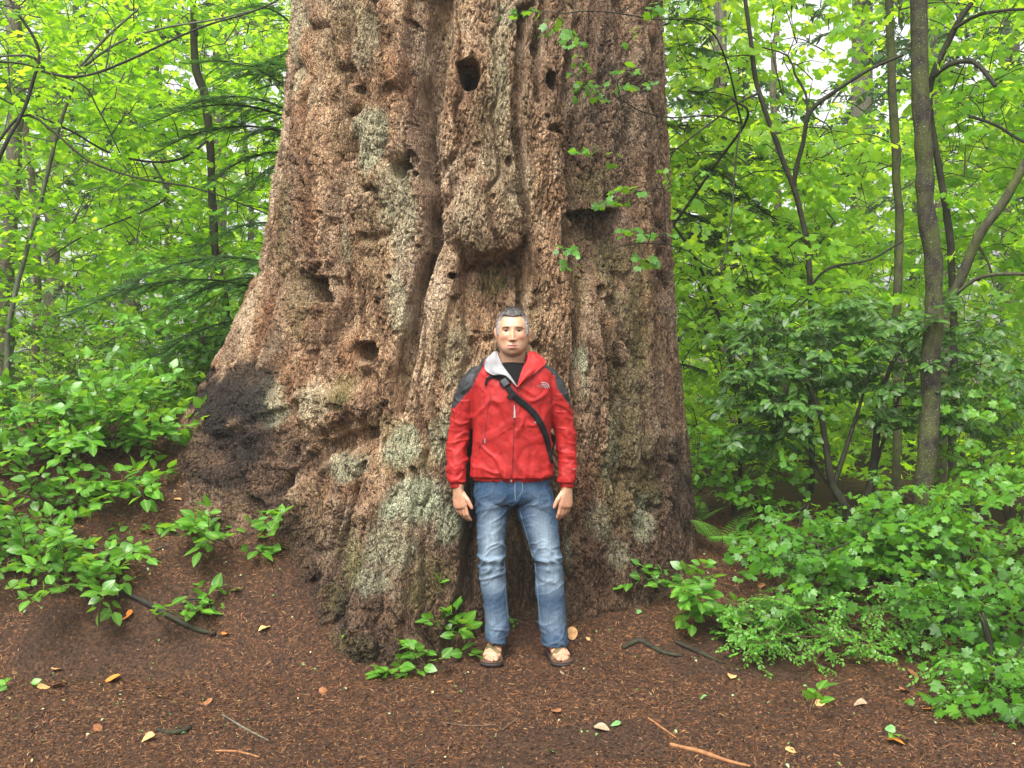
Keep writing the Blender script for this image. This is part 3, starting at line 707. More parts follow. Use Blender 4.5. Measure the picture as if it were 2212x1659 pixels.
# rows of trees further back
BK = [(-150, 300, 11.5, 101, 'furthest left slim tree in the pale leafy background'), (150, 560, 12.5, 102, 'slim background tree behind the dark upright stem'), (1500, 1900, 11.5, 103, 'slim background tree behind the forked thin stem'),
      (1780, 2200, 12.5, 104, 'slim background tree seen between the two mossy trunks'), (2060, 2460, 11.0, 105, 'slim background tree close to the right edge'), (330, 700, 14., 106, 'leafy background tree against the left edge of the giant'), (1380, 1720, 13.5, 107, 'leafy background tree against the right edge of the giant')]
for x0, x1, d, sd_, lab in BK:
    cx = (x0 + x1) / 2; rs = np.random.RandomState(sd_)
    tree('background_tree', lab, 'tree', [(down(S([(cx + rs.uniform(-30, 30), 880), (cx + rs.uniform(-30, 30), 500), (cx + rs.uniform(-40, 40), 100), (cx + rs.uniform(-60, 60), -300)], d)), [.05, .04, .02])],
         [(x0 - 60, x1 + 60, -120 if sd_ not in (103, 104, 107) else 260, 960, d - 1.2, d + 1.8, 330, .7)], M_MAPLE, W_GREY if sd_ % 2 else W_PALE, 'leafy trees in the background', T=T_STAR, lsz=.088, seed=sd_, face=.5, step=.085, spl=(.35, .7), brad=.008, maxlink=2.2)

# grey conifer trunks far back
def conifer_trunk(px, d, r, lean, lab, seed):
    P = px2w([px, px + lean], [880, -700], d); P = P[np.argsort(P[:, 2])]; P[0, 2] = gh0(P[0, 0], P[0, 1]) - .1
    root = empty('conifer', tuple(P[0]), lab, 'tree', 'tall conifers far back in the wood')
    g = Geo(); Q = smooth_path([P[0], (P[0] + P[1]) / 2, P[1]], step=.5); tube(g, Q, np.linspace(r, r * .6, len(Q)), 14, rough=.05, seed=seed); g.build('trunk', W_GREY, root, origin=P[0])
    rs = np.random.RandomState(seed); gb = Geo(); L = Leaves()
    for k in range(46):
        h = rs.uniform(.12, 1); p = P[0] + (P[1] - P[0]) * h; a = rs.uniform(0, 2 * math.pi); ln = rs.uniform(1.2, 2.6) * (1.1 - .4 * h)
        d_ = np.array([math.cos(a), math.sin(a), -.15]); Q = smooth_path([p, p + d_ * ln * .5 + [0, 0, .1], p + d_ * ln + [0, 0, -.35]], step=.12)
        tube(gb, Q, np.linspace(.02, .004, len(Q)), 4, cap=False)
        for q in Q[2:]:
            for sg in (-1, 1):
                for _ in range(3):
                    s_ = nrm(np.cross(d_, [0, 0, 1]) * sg + d_ * .6 + rs.normal(0, .3, 3) + [0, 0, -.35]); L.add(q + rs.normal(0, .04, 3), s_, nrm(rs.normal(0, .3, 3) + [0, 0, 1]), rs.uniform(.14, .32), rs.rand())
    gb.build('branches', W_GREY, root, origin=P[0]); gl = Geo(); L.fill(gl, (T_SMALL[0] * [1, .5, 1], T_SMALL[1])); gl.build('crown', M_NEEDLE, root, smooth=False, origin=P[0])
for px, d, r, ln, lab, sd_ in [(470, 19, .16, 10, 'grey far trunk just left of the giant', 201), (285, 22, .20, -15, 'grey far trunk in the middle of the left woods', 202), (110, 17, .13, 12, 'grey far trunk near the left edge', 203),
                            (1560, 18, .15, -8, 'far trunk showing through leaves right of the giant', 204), (1860, 24, .30, 5, 'broad misty far conifer under the bright sky gap', 205), (2055, 17, .14, -60, 'leaning pale far trunk right of the mossy trunk', 206), (2180, 21, .2, 10, 'grey far trunk at the right edge', 207)]:
    conifer_trunk(px, d, r, ln, lab, sd_)

# far wood: one mass of leaf clumps
rs = np.random.RandomState(77); L = Leaves()
for (x0, x1, y0, y1, d0, d1, n) in [(-900, 3100, 300, 930, 15, 32, 26000), (-900, 1500, -150, 420, 17, 32, 10000), (1250, 3100, 260, 420, 17, 32, 6000), (2120, 3100, -150, 260, 16, 30, 4000), (1300, 1640, -150, 200, 16, 30, 3000)]:
    dist = np.sqrt(rs.uniform(d0 ** 2, d1 ** 2, n)); P = px2w(rs.uniform(x0, x1, n), rs.uniform(y0, y1, n), dist)
    # clumping: thin out where a low frequency noise is low
    keep = vn(P[:, 0] * .55, P[:, 1] * .4, P[:, 2] * .9, 78) > np.where(P[:, 2] > 4.5, -.05, -.45)
    P = P[keep]; P[:, 2] = np.maximum(P[:, 2], gh0(P[:, 0], P[:, 1]) + rs.uniform(.02, .9, len(P)))
    tn = .45 + .35 * vn(P[:, 0] * .4, P[:, 1] * .4, P[:, 2] * .6, 79)
    for p, t in zip(P, tn):
        L.add(p, rs.normal(0, 1, 3) + [0, 0, -.3], nrm(rs.normal(0, .6, 3) + [0, -.25, .9]), rs.uniform(.11, .22), float(np.clip(t + rs.normal(0, .12), 0, 1)))
gl = Geo(); L.fill(gl, T_STAR)
tag(gl.build('far_wood_foliage', M_FAR, smooth=False), 'mass of pale green leaves filling the far wood', 'foliage', kind='stuff')
# undergrowth that covers the forest floor behind
L = Leaves(); n = 17000
P = np.stack([rs.uniform(-16, 16, n), rs.uniform(3.2, 24, n), np.zeros(n)], -1)
P[:, 0] = P[:, 0] * (P[:, 1] + 5) / 26 * 1.25
P[:, 2] = gh0(P[:, 0], P[:, 1]) + rs.uniform(.03, .8, n) * (.55 + .45 * vn(P[:, 0], P[:, 1], 0, 8))
for p in P: L.add(p, rs.normal(0, 1, 3) * [1, 1, .3], nrm(rs.normal(0, .45, 3) + [0, -.1, 1]), rs.uniform(.05, .11), rs.uniform(.1, .9))
gl = Geo(); L.fill(gl, T_STAR)
tag(gl.build('undergrowth', M_MAPLE, smooth=False), 'low leafy undergrowth covering the floor of the wood behind', 'undergrowth', kind='stuff')

# ------------------------------------------------------------------ hemlocks with drooping boughs
def bough(g, L, rs, p, d, ln, tone=.4):
    d = nrm(np.array(d, float)); side = nrm(np.cross(d, [0, 0, 1]))
    Q = smooth_path([p, p + d * ln * .35 + [0, 0, .03 * ln], p + d * ln * .7 - [0, 0, .05 * ln], p + d * ln - [0, 0, .22 * ln]], step=.03)
    tube(g, Q, np.linspace(.010, .002, len(Q)), 5, cap=False)
    for i in range(2, len(Q)):
        t = i / len(Q); sl = .34 * ln * (1 - t) ** .7 * min(1, t * 5 + .3) + .04
        for sg in (-1, 1):
            if rs.rand() < .25: continue
            a = nrm(side * sg + d * rs.uniform(.4, 1.) + rs.normal(0, .12, 3)); l2 = sl * rs.uniform(.5, 1.15); n = max(3, int(l2 / .012)); q = Q[i].copy(); a2 = a.copy(); pp = [q.copy()]
            tw = rs.normal(0, .12)
            for k in range(n):
                a2 = nrm(a2 + [0, 0, -.022] + rs.normal(0, .03, 3)); q = q + a2 * .012; pp.append(q.copy())
                s2 = nrm(np.cross(a2, [0, 0, 1]))
                for s3 in (-1, 1):
                    L.add(q, nrm(s2 * s3 + a2 * .7 + [0, 0, tw]), nrm(rs.normal(0, .25, 3) + [0, 0, 1]), rs.uniform(.022, .036), np.clip(tone + .15 * (k / n) + rs.normal(0, .12), 0, 1))
                if k % 5 == 3 and l2 > .12 and k < n * .8:      # side twiglets
                    s3 = rs.choice([-1, 1]); b = nrm(s2 * s3 + a2); r_ = q.copy()
                    for _ in range(int(rs.uniform(3, 8))):
                        b = nrm(b + [0, 0, -.03]); r_ = r_ + b * .012; s4 = nrm(np.cross(b, [0, 0, 1]))
                        for s5 in (-1, 1): L.add(r_, nrm(s4 * s5 + b * .7), nrm(rs.normal(0, .25, 3) + [0, 0, 1]), rs.uniform(.016, .028), np.clip(tone + .2 + rs.normal(0, .12), 0, 1))
            if len(pp) > 3: tube(g, np.array(pp)[::3], .0016, 3, cap=False)
T_NDL = (np.array([(0, -.13, 0), (1., -.07, -.05), (1., .07, -.05), (0, .13, 0)]), np.array([[0, 1, 2, 3]]))
def hemlock(name, lab, base, r, boughs, seed):
    rs = np.random.RandomState(seed); base = np.array(base, float); base[2] = gh0(base[0], base[1]) - .05
    root = empty(name, tuple(base), lab, 'tree')
    g = Geo(); tube(g, smooth_path([base, base + [0, 0, 4], base + [.1, 0, 9]], step=.3), np.linspace(r, r * .6, 31)[:len(smooth_path([base, base + [0, 0, 4], base + [.1, 0, 9]], step=.3))], 14, rough=.05); g.build('trunk', W_GREY, root, origin=base)
    for (x, y, d, x2, y2, d2, tone) in boughs:
        a = px2w(x, y, d); b = px2w(x2, y2, d2); ln = np.linalg.norm(b - a); g = Geo(); L = Leaves()
        q = base + [0, 0, a[2] - base[2] + .1]; tube(g, smooth_path([q, (q + a) / 2 + [0, 0, .05], a], step=.2), .012, 5, cap=False)
        v = b - a; v[2] += .22 * ln
        bough(g, L, rs, a, v, ln, tone); br = g.build('branch', W_DARK, root, origin=base); L_ = Geo(); L.fill(L_, T_NDL); L_.build('needles', M_NEEDLE, br, smooth=False, origin=base)
hemlock('hemlock_tree', 'hemlock behind the left side of the giant with drooping dark green needle boughs', (-1.35, 4.0, 0), .12,
        [(640, 258, 7.0, 310, 275, 6.5, .30), (640, 290, 7.1, 330, 340, 6.6, .30), (640, 245, 7.0, 380, 240, 6.4, .35), (640, 330, 7.1, 460, 400, 6.7, .30), (650, 210, 8.4, 400, 130, 7.8, .45), (640, 150, 8.4, 470, 200, 7.6, .4), (640, 340, 8.4, 480, 480, 8., .4), (640, 60, 8.4, 520, 20, 7.8, .5), (650, 100, 8.8, 560, 190, 8.4, .5),
         (600, 570, 7.2, 250, 640, 6.6, .28), (600, 630, 7.2, 120, 700, 6.6, .28), (580, 690, 7.2, 330, 790, 6.8, .28), (590, 600, 7.2, 360, 690, 6.7, .28), (560, 720, 8., 200, 880, 7.2, .35), (600, 480, 8.7, 420, 560, 8.2, .4)], 301)
hemlock('hemlock_tree', 'dark hemlock behind the right side of the giant with hanging needle boughs', (1.15, 4.4, 0), .12,
        [(1420, 60, 8.8, 1560, 60, 8.4, .6), (1420, 110, 8.8, 1600, 150, 8.4, .55), (1420, 200, 9, 1620, 260, 8.6, .5), (1420, 270, 9, 1660, 360, 8.8, .4), (1420, 330, 9, 1620, 440, 9, .35), (1420, 400, 9.1, 1720, 520, 9, .3), (1420, 440, 9.1, 1640, 600, 9, .3), (1430, 500, 9.2, 1760, 640, 9, .3),
         (1430, 560, 9.2, 1700, 720, 9, .3), (1430, 620, 9.2, 1660, 800, 9, .3), (1440, 700, 9.2, 1720, 860, 9, .3), (1420, 20, 8.8, 1540, -30, 8.5, .6), (1440, 780, 9.2, 1640, 900, 9, .3), (1430, 350, 9.4, 1800, 420, 9.6, .3), (1430, 480, 9.4, 1820, 560, 9.6, .3)], 302)
# ------------------------------------------------------------------ shrubs, ferns, single plants
def shrub(name, label, cat, base, n, h, spread, lsz, mat, T, group=None, seed=0, wood=None, bare=.25, lean=(0, 0), step=.035, tone=.5, nup=.55, fork=.5, rad=.0035, pet=.012, upw=1., face=.35, alt=True):
    """woody stems arching up and out from one root, with alternating leaves"""
    rs = np.random.RandomState(seed); base = np.array(base, float)
    root = empty(name, tuple(base), label, cat, group); g = Geo(); L = Leaves(); toC = nrm(CAM - base)
    def stem(p, d, ln, r, lv):
        k = max(4, int(ln / step)); path = [p.copy()]; zig = rs.choice([-1, 1])
        for i in range(k):
            t = i / k
            d = nrm(d + rs.normal(0, .10, 3) + np.array([0, 0, -.05 * upw * (t > .35)])); p = p + d * step
            gz = float(gh0(p[0], p[1])) + .015
            if p[2] < gz: p[2] = gz; d[2] = abs(d[2]) * .3
            path.append(p.copy())
            if t > bare or lv:
                side = nrm(np.cross(d, [0, 0, 1])) * zig; zig = -zig
                for sg in ((1,) if alt else (1, -1)):
                    a = nrm(side * sg + d * .55 + rs.normal(0, .3, 3) + [0, 0, .1])
                    nn = nrm(np.array([0, 0, 1.]) + rs.normal(0, nup, 3) + toC * face)
                    L.add(p + a * pet, a, nn, lsz * rs.uniform(.6, 1.15), np.clip(tone + rs.normal(0, .2), 0, 1))
            if lv < 1 and rs.rand() < fork * .35 and t > .25:
                stem(p, nrm(d + rs.normal(0, .6, 3)), ln * rs.uniform(.35, .6) * (1 - t * .5), r * .6, lv + 1)
        L.add(p, d, nrm(np.array([0, 0, 1.]) + rs.normal(0, .3, 3)), lsz, np.clip(tone + .2 + rs.normal(0, .15), 0, 1))
        tube(g, np.array(path), np.linspace(r, r * .35, len(path)), 5)
    for k in range(n):
        a = rs.uniform(0, 2 * math.pi); o = np.array([math.cos(a), math.sin(a), 0])
        d = nrm(o * spread * rs.uniform(.4, 1.1) + np.array([lean[0], lean[1], 0]) + [0, 0, h * rs.uniform(.7, 1.2)])
        stem(base + o * .03 * spread + [0, 0, -.01], d, math.hypot(h, spread) * rs.uniform(.6, 1.1), rad, 0)
    g.build('stems', wood or W_TWIG, root, origin=base); gl = Geo(); L.fill(gl, T); gl.build('leaves', mat, root, smooth=True, origin=base)
    return root

GS = 'salal shrubs on the left bank'
SAL = [ # base px, stems, h, spread, seed, label
 (40, 1285, 9, .34, .36, 'leftmost salal bush at the front edge of the left bank'), (150, 1262, 9, .36, .34, 'salal bush in the front row, second from the left edge'), (60, 1190, 10, .38, .36, 'salal bush at the left edge behind the front row'),
 (-60, 1230, 9, .4, .4, 'salal bush cut by the left picture edge, front row'), (10, 1100, 10, .42, .4, 'tall salal bush at the left edge, middle row'), (110, 1075, 9, .4, .38, 'salal bush in the middle of the left patch'),
 (30, 1010, 10, .42, .42, 'salal bush at the left edge, rear row'), (160, 1000, 10, .42, .4, 'salal bush in the rear row of the left patch, left of centre'), (250, 985, 10, .40, .38, 'salal bush in the rear row of the left patch, centre'),
 (330, 965, 8, .36, .30, 'salal bush in the rear row nearest the charred root'), (-80, 1000, 10, .45, .45, 'salal bush cut by the left picture edge, rear row'), (90, 940, 10, .5, .45, 'salal bush furthest back at the left edge'), (210, 925, 10, .5, .42, 'salal bush furthest back behind the left patch'), (320, 900, 9, .45, .35, 'salal bush furthest back beside the charred root')]
for i, (x, y, n, h, sp, lab) in enumerate(SAL):
    shrub('salal_shrub', lab, 'shrub', ground_hit(x, y + 15), n - 1, h * .85, sp, .076, M_SALAL, T_OV, GS, 400 + i, tone=.55, fork=.8)
G1 = 'single salal plants on the bare soil'
for i, (x, y, n, h, sp, lsz, ln, lab) in enumerate([
 (408, 1000, 8, .18, .12, .085, (0, 0), 'small salal plant of few big leaves against the foot of the charred root'),
 (288, 1088, 10, .18, .16, .085, (.1, -.1), 'compact salal plant below the rear row of the left patch'),
 (505, 1180, 14, .15, .30, .088, (.0, -.12), 'low spreading salal plant alone on the bank, halfway to the giant'),
 (225, 1290, 6, .2, .30, .08, (.1, -.2), 'sparse salal plant at the right end of the front row'),
 (340, 1325, 5, .12, .22, .08, (.25, -.1), 'trailing salal plant over the black stick'),
 (960, 1408, 8, .34, .13, .08, (.0, -.08), "salal plant climbing at the root beside the man's right foot"),
 (925, 1445, 7, .18, .13, .085, (-.10, -.06), 'low few leaved salal plant left of the man, in front of the root'),
 (40, 1492, 2, .05, .06, .06, (0, 0), 'lone tiny seedling at the bottom left'),
 (1748, 1552, 2, .08, .05, .075, (0, 0), 'three leaved seedling in front of the right hand bushes'),
 (1135, 1352, 3, .05, .08, .035, (0, 0), "tiny sprout at the trunk foot between the man's legs"),
 (745, 1372, 3, .04, .06, .03, (0, 0), 'tiny green sprout on the blackened front root'),
 (1545, 1322, 7, .26, .34, .078, (-.35, -.1), 'salal plant with round bright leaves reaching left toward the giant foot'),
 (1610, 1350, 5, .14, .25, .075, (-.1, -.2), 'low salal plant in front of the right fern'),
 (1923, 1592, 1, .03, .03, .05, (0, 0), 'single green leaved seedling by the orange leaf at lower right')]):
    shrub('salal_plant', lab, 'plant', ground_hit(x, y), n, h, sp, lsz, M_SALAL, T_OV, G1, 430 + i, tone=.5, lean=ln, fork=.6, bare=.3, step=.033 if lsz > .06 else .016, rad=.0028, face=.5)

# broad leaved bush left of the giant's shoulder
tree('tall_salal_bush', 'tall broad leaved bush with a few orange leaves, against the left side of the giant', 'shrub',
     [(down(S([(420, 900), (430, 800), (440, 720), (470, 640)], 7.6)), [.012, .010, .006]), (down(S([(360, 920), (350, 830), (330, 760), (300, 700)], 7.5)), [.012, .009, .006]), (down(S([(480, 860), (520, 760), (550, 640), (560, 560)], 7.9)), [.012, .009, .006])],
     [(300, 580, 540, 660, 7.4, 8.3, 42, .85), (250, 520, 660, 860, 7.2, 8.0, 60, .6)], M_SALAL, W_TWIG, None, T=T_OV, lsz=.075, seed=21, face=.5, tilt=.5, step=.045, spl=(.2, .4), brad=.004, pet=.01)
tree('leafy_bush', 'dark green bush filling the gap left of the charred root', 'shrub',
     [(down(S([(100, 950), (120, 850), (160, 800)], 8.3)), [.015, .008]), (down(S([(280, 950), (270, 840), (260, 780)], 8.2)), [.015, .008])],
     [(-250, 430, 700, 900, 7.8, 9.2, 110, .4)], M_BUSH, W_TWIG, None, T=T_OV, lsz=.055, seed=22, face=.3, tilt=.6, step=.05, spl=(.2, .4), brad=.004, pet=.01)

# the dark evergreen bush on the right with its many stems
tree('evergreen_bush', 'big glossy dark evergreen bush on bare black stems, round the mossy trunk', 'shrub',
     [(down(S([(1832, 1165), (1830, 1095), (1800, 1050), (1785, 960), (1772, 890), (1740, 820)], 6.7)), [.032, .030, .024, .02, .012]),
      (S([(1800, 1060), (1830, 960), (1860, 870), (1880, 800)], 6.7, 6.8), [.02, .014, .008]),
      (down(S([(1862, 1160), (1872, 1090), (1893, 960), (1905, 860), (1930, 780)], 6.9)), [.034, .03, .024, .014]),
      (S([(1880, 1030), (1930, 900), (1960, 820)], 6.9, 6.9), [.016, .008]),
      (down(S([(1800, 1130), (1820, 1050), (1800, 1060), (1700, 900), (1640, 830)], 6.9)), [.012, .010, .006])],
     [(1570, 2170, 700, 830, 6.5, 7.5, 120, .45), (1640, 2120, 640, 720, 6.6, 7.4, 44, .6), (1560, 1760, 800, 950, 6.4, 7.2, 44, .5), (1900, 2200, 820, 930, 6.5, 7.3, 44, .35)], M_BUSH, W_DARK, None, T=T_OV, lsz=.082, seed=23, face=.45, tilt=.55, step=.045, spl=(.18, .34), brad=.006, pet=.012, droop=.3)

# wet low maples on the right
GW = 'low wet maple bushes on the right'
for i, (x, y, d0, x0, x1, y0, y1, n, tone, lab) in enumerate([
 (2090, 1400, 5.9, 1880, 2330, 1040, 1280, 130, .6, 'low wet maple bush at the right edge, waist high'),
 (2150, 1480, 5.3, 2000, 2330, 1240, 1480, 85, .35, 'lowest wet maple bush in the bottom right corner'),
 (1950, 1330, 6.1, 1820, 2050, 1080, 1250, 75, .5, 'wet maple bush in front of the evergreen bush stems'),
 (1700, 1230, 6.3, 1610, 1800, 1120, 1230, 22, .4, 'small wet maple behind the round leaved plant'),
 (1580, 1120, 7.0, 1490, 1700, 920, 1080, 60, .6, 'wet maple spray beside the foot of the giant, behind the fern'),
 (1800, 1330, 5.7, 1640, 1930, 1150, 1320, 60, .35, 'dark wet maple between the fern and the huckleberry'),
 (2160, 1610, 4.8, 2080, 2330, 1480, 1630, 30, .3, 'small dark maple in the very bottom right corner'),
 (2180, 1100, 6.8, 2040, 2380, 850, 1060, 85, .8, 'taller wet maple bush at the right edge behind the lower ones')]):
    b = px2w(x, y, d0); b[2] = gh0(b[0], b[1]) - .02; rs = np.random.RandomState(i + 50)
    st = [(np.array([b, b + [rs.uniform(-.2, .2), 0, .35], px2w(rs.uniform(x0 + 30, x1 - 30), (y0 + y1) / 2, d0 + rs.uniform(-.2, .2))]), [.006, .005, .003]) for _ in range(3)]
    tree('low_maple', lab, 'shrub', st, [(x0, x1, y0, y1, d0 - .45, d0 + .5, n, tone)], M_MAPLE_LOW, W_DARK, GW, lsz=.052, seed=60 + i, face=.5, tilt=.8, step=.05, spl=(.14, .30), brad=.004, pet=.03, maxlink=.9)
# small leaved huckleberry
for i, (x, y, d0, x0, x1, y0, y1, n, lab) in enumerate([(1760, 1440, 5.15, 1620, 1900, 1280, 1470, 100, 'fine leaved huckleberry bush in the middle of the right hand greenery'), (1660, 1390, 5.3, 1580, 1720, 1290, 1430, 45, 'thin huckleberry at the left end of the small leaved bush'),
                                                        (1980, 1420, 5.4, 1880, 2080, 1250, 1450, 70, 'huckleberry below the wet maple leaves'), (2130, 1560, 4.75, 2020, 2280, 1420, 1600, 60, 'darker huckleberry low in the bottom right corner')]):
    b = px2w(x, y, d0); b[2] = gh0(b[0], b[1]) - .02; rs = np.random.RandomState(i + 70)
    st = [(np.array([b, b + [rs.uniform(-.1, .1), 0, .12], px2w(rs.uniform(x0, x1), (y0 + y1) / 2, d0 + rs.uniform(-.15, .15))]), [.005, .004, .002]) for _ in range(4)]
    tree('huckleberry_shrub', lab, 'shrub', st, [(x0, x1, y0, y1, d0 - .25, d0 + .3, n, .55)], M_HUCK, W_TWIG, 'huckleberry shrubs on the right', T=T_SMALL, lsz=.026, seed=80 + i, face=.5, tilt=.5, step=.016, spl=(.10, .24), brad=.002, pet=.004, maxlink=.5)

# ferns
def fern(base, lab, fronds, seed, tone=.6):
    rs = np.random.RandomState(seed); root = empty('fern', tuple(base), lab, 'fern', 'ferns by the giant foot')
    for (a, ln, el) in fronds:
        g = Geo(); L = Leaves(); d = nrm(np.array([math.sin(a), -math.cos(a), math.tan(el)])); p = np.array(base, float); path = [p.copy()]
        n = int(ln / .020)
        for k in range(n):
            d = nrm(d + [0, 0, -.050]); p = p + d * .020; path.append(p.copy()); t = k / n
            if t > .15:
                s_ = nrm(np.cross(d, [0, 0, 1])); l2 = .28 * ln * math.sin(math.pi * (t * .8 + .2)) ** .8 * (1 - t * .35)
                for sg in (-1, 1):
                    L.add(p, s_ * sg + d * .35 + [0, 0, -.12], nrm(np.array([0, 0, 1]) + rs.normal(0, .15, 3) + nrm(CAM - p) * .6), max(.02, l2 * 1.05), np.clip(tone + rs.normal(0, .12), 0, 1))
        tube(g, np.array(path), np.linspace(.0025, .0008, len(path)), 4); L.fill(g2 := Geo(), (T_FERN, F_FERN))
        st = g.build('frond', W_TWIG, root, origin=base); g2.build('leaflets', M_FERN, st, smooth=False, origin=base)
_v = [(0, 0, 0)]; _f = []
for k in range(9):
    x = .06 + k * .1; wq = .11 * math.sin(math.pi * min(.97, x * .85 + .15)) * (1.15 - x * .4); i0 = len(_v)
    _v += [(x - .035, 0, 0), (x + .05, wq, -.03), (x + .035, 0, 0), (x + .05, -wq, -.03)]; _f += [(i0, i0 + 2, i0 + 1), (i0, i0 + 3, i0 + 2)]
T_FERN, F_FERN = np.array(_v), np.array(_f)
fern(ground_hit(1560, 1185), 'larger fern with arching fronds right of the giant foot', [(-1.3, .42, .9), (-.8, .45, 1.), (-.2, .40, .8), (.5, .40, .8), (1.1, .36, .6), (2.2, .4, 1.), (-2.2, .35, 1.)], 1)
fern(ground_hit(1500, 1140), 'small feathery fern tight against the foot of the giant', [(-1.0, .36, 1.2), (.0, .34, 1.0), (.9, .32, .9), (-1.9, .3, 1.1)], 2, .5)
fern(ground_hit(1590, 1215), 'darker low fern under the wet maple spray', [(.8, .32, .5), (1.4, .30, .4), (-.4, .28, .5)], 3, .35)

# ------------------------------------------------------------------ litter on the soil
rs = np.random.RandomState(5)
def scatter(n, x0, x1, y0, y1):
    x = rs.uniform(x0, x1, n); y = rs.uniform(y0, y1, n)
    return x, y
def chips(name, label, mat, n, lmin, lmax, wfac, area, colmode, seed, lift=.002, dens=None, flat=.35):
    global rs
    rs = np.random.RandomState(seed); x, y = scatter(n, *area)
    k = (np.abs(x) < (y + 5.3) * .62) & (vn(x * 2.2, y * 2.2, .2, seed) > (dens if dens is not None else -2)); x, y = x[k], y[k]; n = len(x)
    z = gh(x, y) + lift; e = .01
    nx = -(gh(x + e, y, False) - gh(x - e, y, False)) / (2 * e); ny = -(gh(x, y + e, False) - gh(x, y - e, False)) / (2 * e)
    N = np.stack([nx, ny, np.ones(n)], -1) + rs.normal(0, flat, (n, 3)); N /= np.linalg.norm(N, axis=1)[:, None]
    a = rs.uniform(0, 2 * math.pi, n); D = np.stack([np.cos(a), np.sin(a), np.zeros(n)], -1); D -= N * (D * N).sum(1)[:, None]; D /= np.linalg.norm(D, axis=1)[:, None]
    S_ = np.cross(N, D); ln = rs.uniform(lmin, lmax, n) ** 1.0
    T = np.array([(-.5, -.5, 0), (0, -.6, .5), (.5, -.35, 0), (.5, .35, 0), (0, .6, .5), (-.5, .5, 0)]); w_ = ln * wfac
    V = np.stack([x, y, z], -1)[:, None] + ln[:, None, None] * T[None, :, 0, None] * D[:, None] + (w_[:, None, None] * T[None, :, 1, None]) * S_[:, None] + (w_[:, None, None] * T[None, :, 2, None]) * N[:, None]
    F = (np.array([[0, 1, 4, 5], [1, 2, 3, 4]])[None] + (np.arange(n) * 6)[:, None, None]).reshape(-1, 4)
    r = np.repeat(rs.rand(n), 6)
    return tag(mk(name, V.reshape(-1, 3), F, mat, None, {'rnd': r}, smooth=False), label, kind='stuff')
def chip_mat(name, stops, rough=.7, spec=.2):
    m = NT(name); return m.done(m.bsdf(m.ramp(m.attr('rnd'), stops), rough, spec))
M_NL = chip_mat('fallen_needles', [(0, (.035, .013, .006)), (.35, (.12, .043, .015)), (.7, (.20, .078, .027)), (.92, (.32, .15, .055)), (1, (.45, .28, .13))])
M_FL = chip_mat('bark_flakes', [(0, (.012, .006, .004)), (.5, (.038, .017, .009)), (.8, (.085, .036, .018)), (1, (.14, .07, .036))])
M_GB = chip_mat('green_bits', [(0, (.05, .11, .02)), (.5, (.12, .2, .06)), (.8, (.3, .34, .2)), (1, (.4, .33, .14))])
AR = (-3.4, 3.2, -1.35, 2.3)
chips('needle_litter', 'reddish brown fallen needles strewn over the whole forest floor', M_NL, 150000, .008, .028, .065, AR, 0, 11, dens=-.42)
chips('bark_litter', 'dark crumbs of bark and soil on the forest floor', M_FL, 60000, .004, .017, .45, AR, 0, 12)
chips('leaf_scraps', 'tiny green and pale leaf scraps dotted over the soil', M_GB, 500, .006, .018, .6, AR, 0, 13, lift=.004)

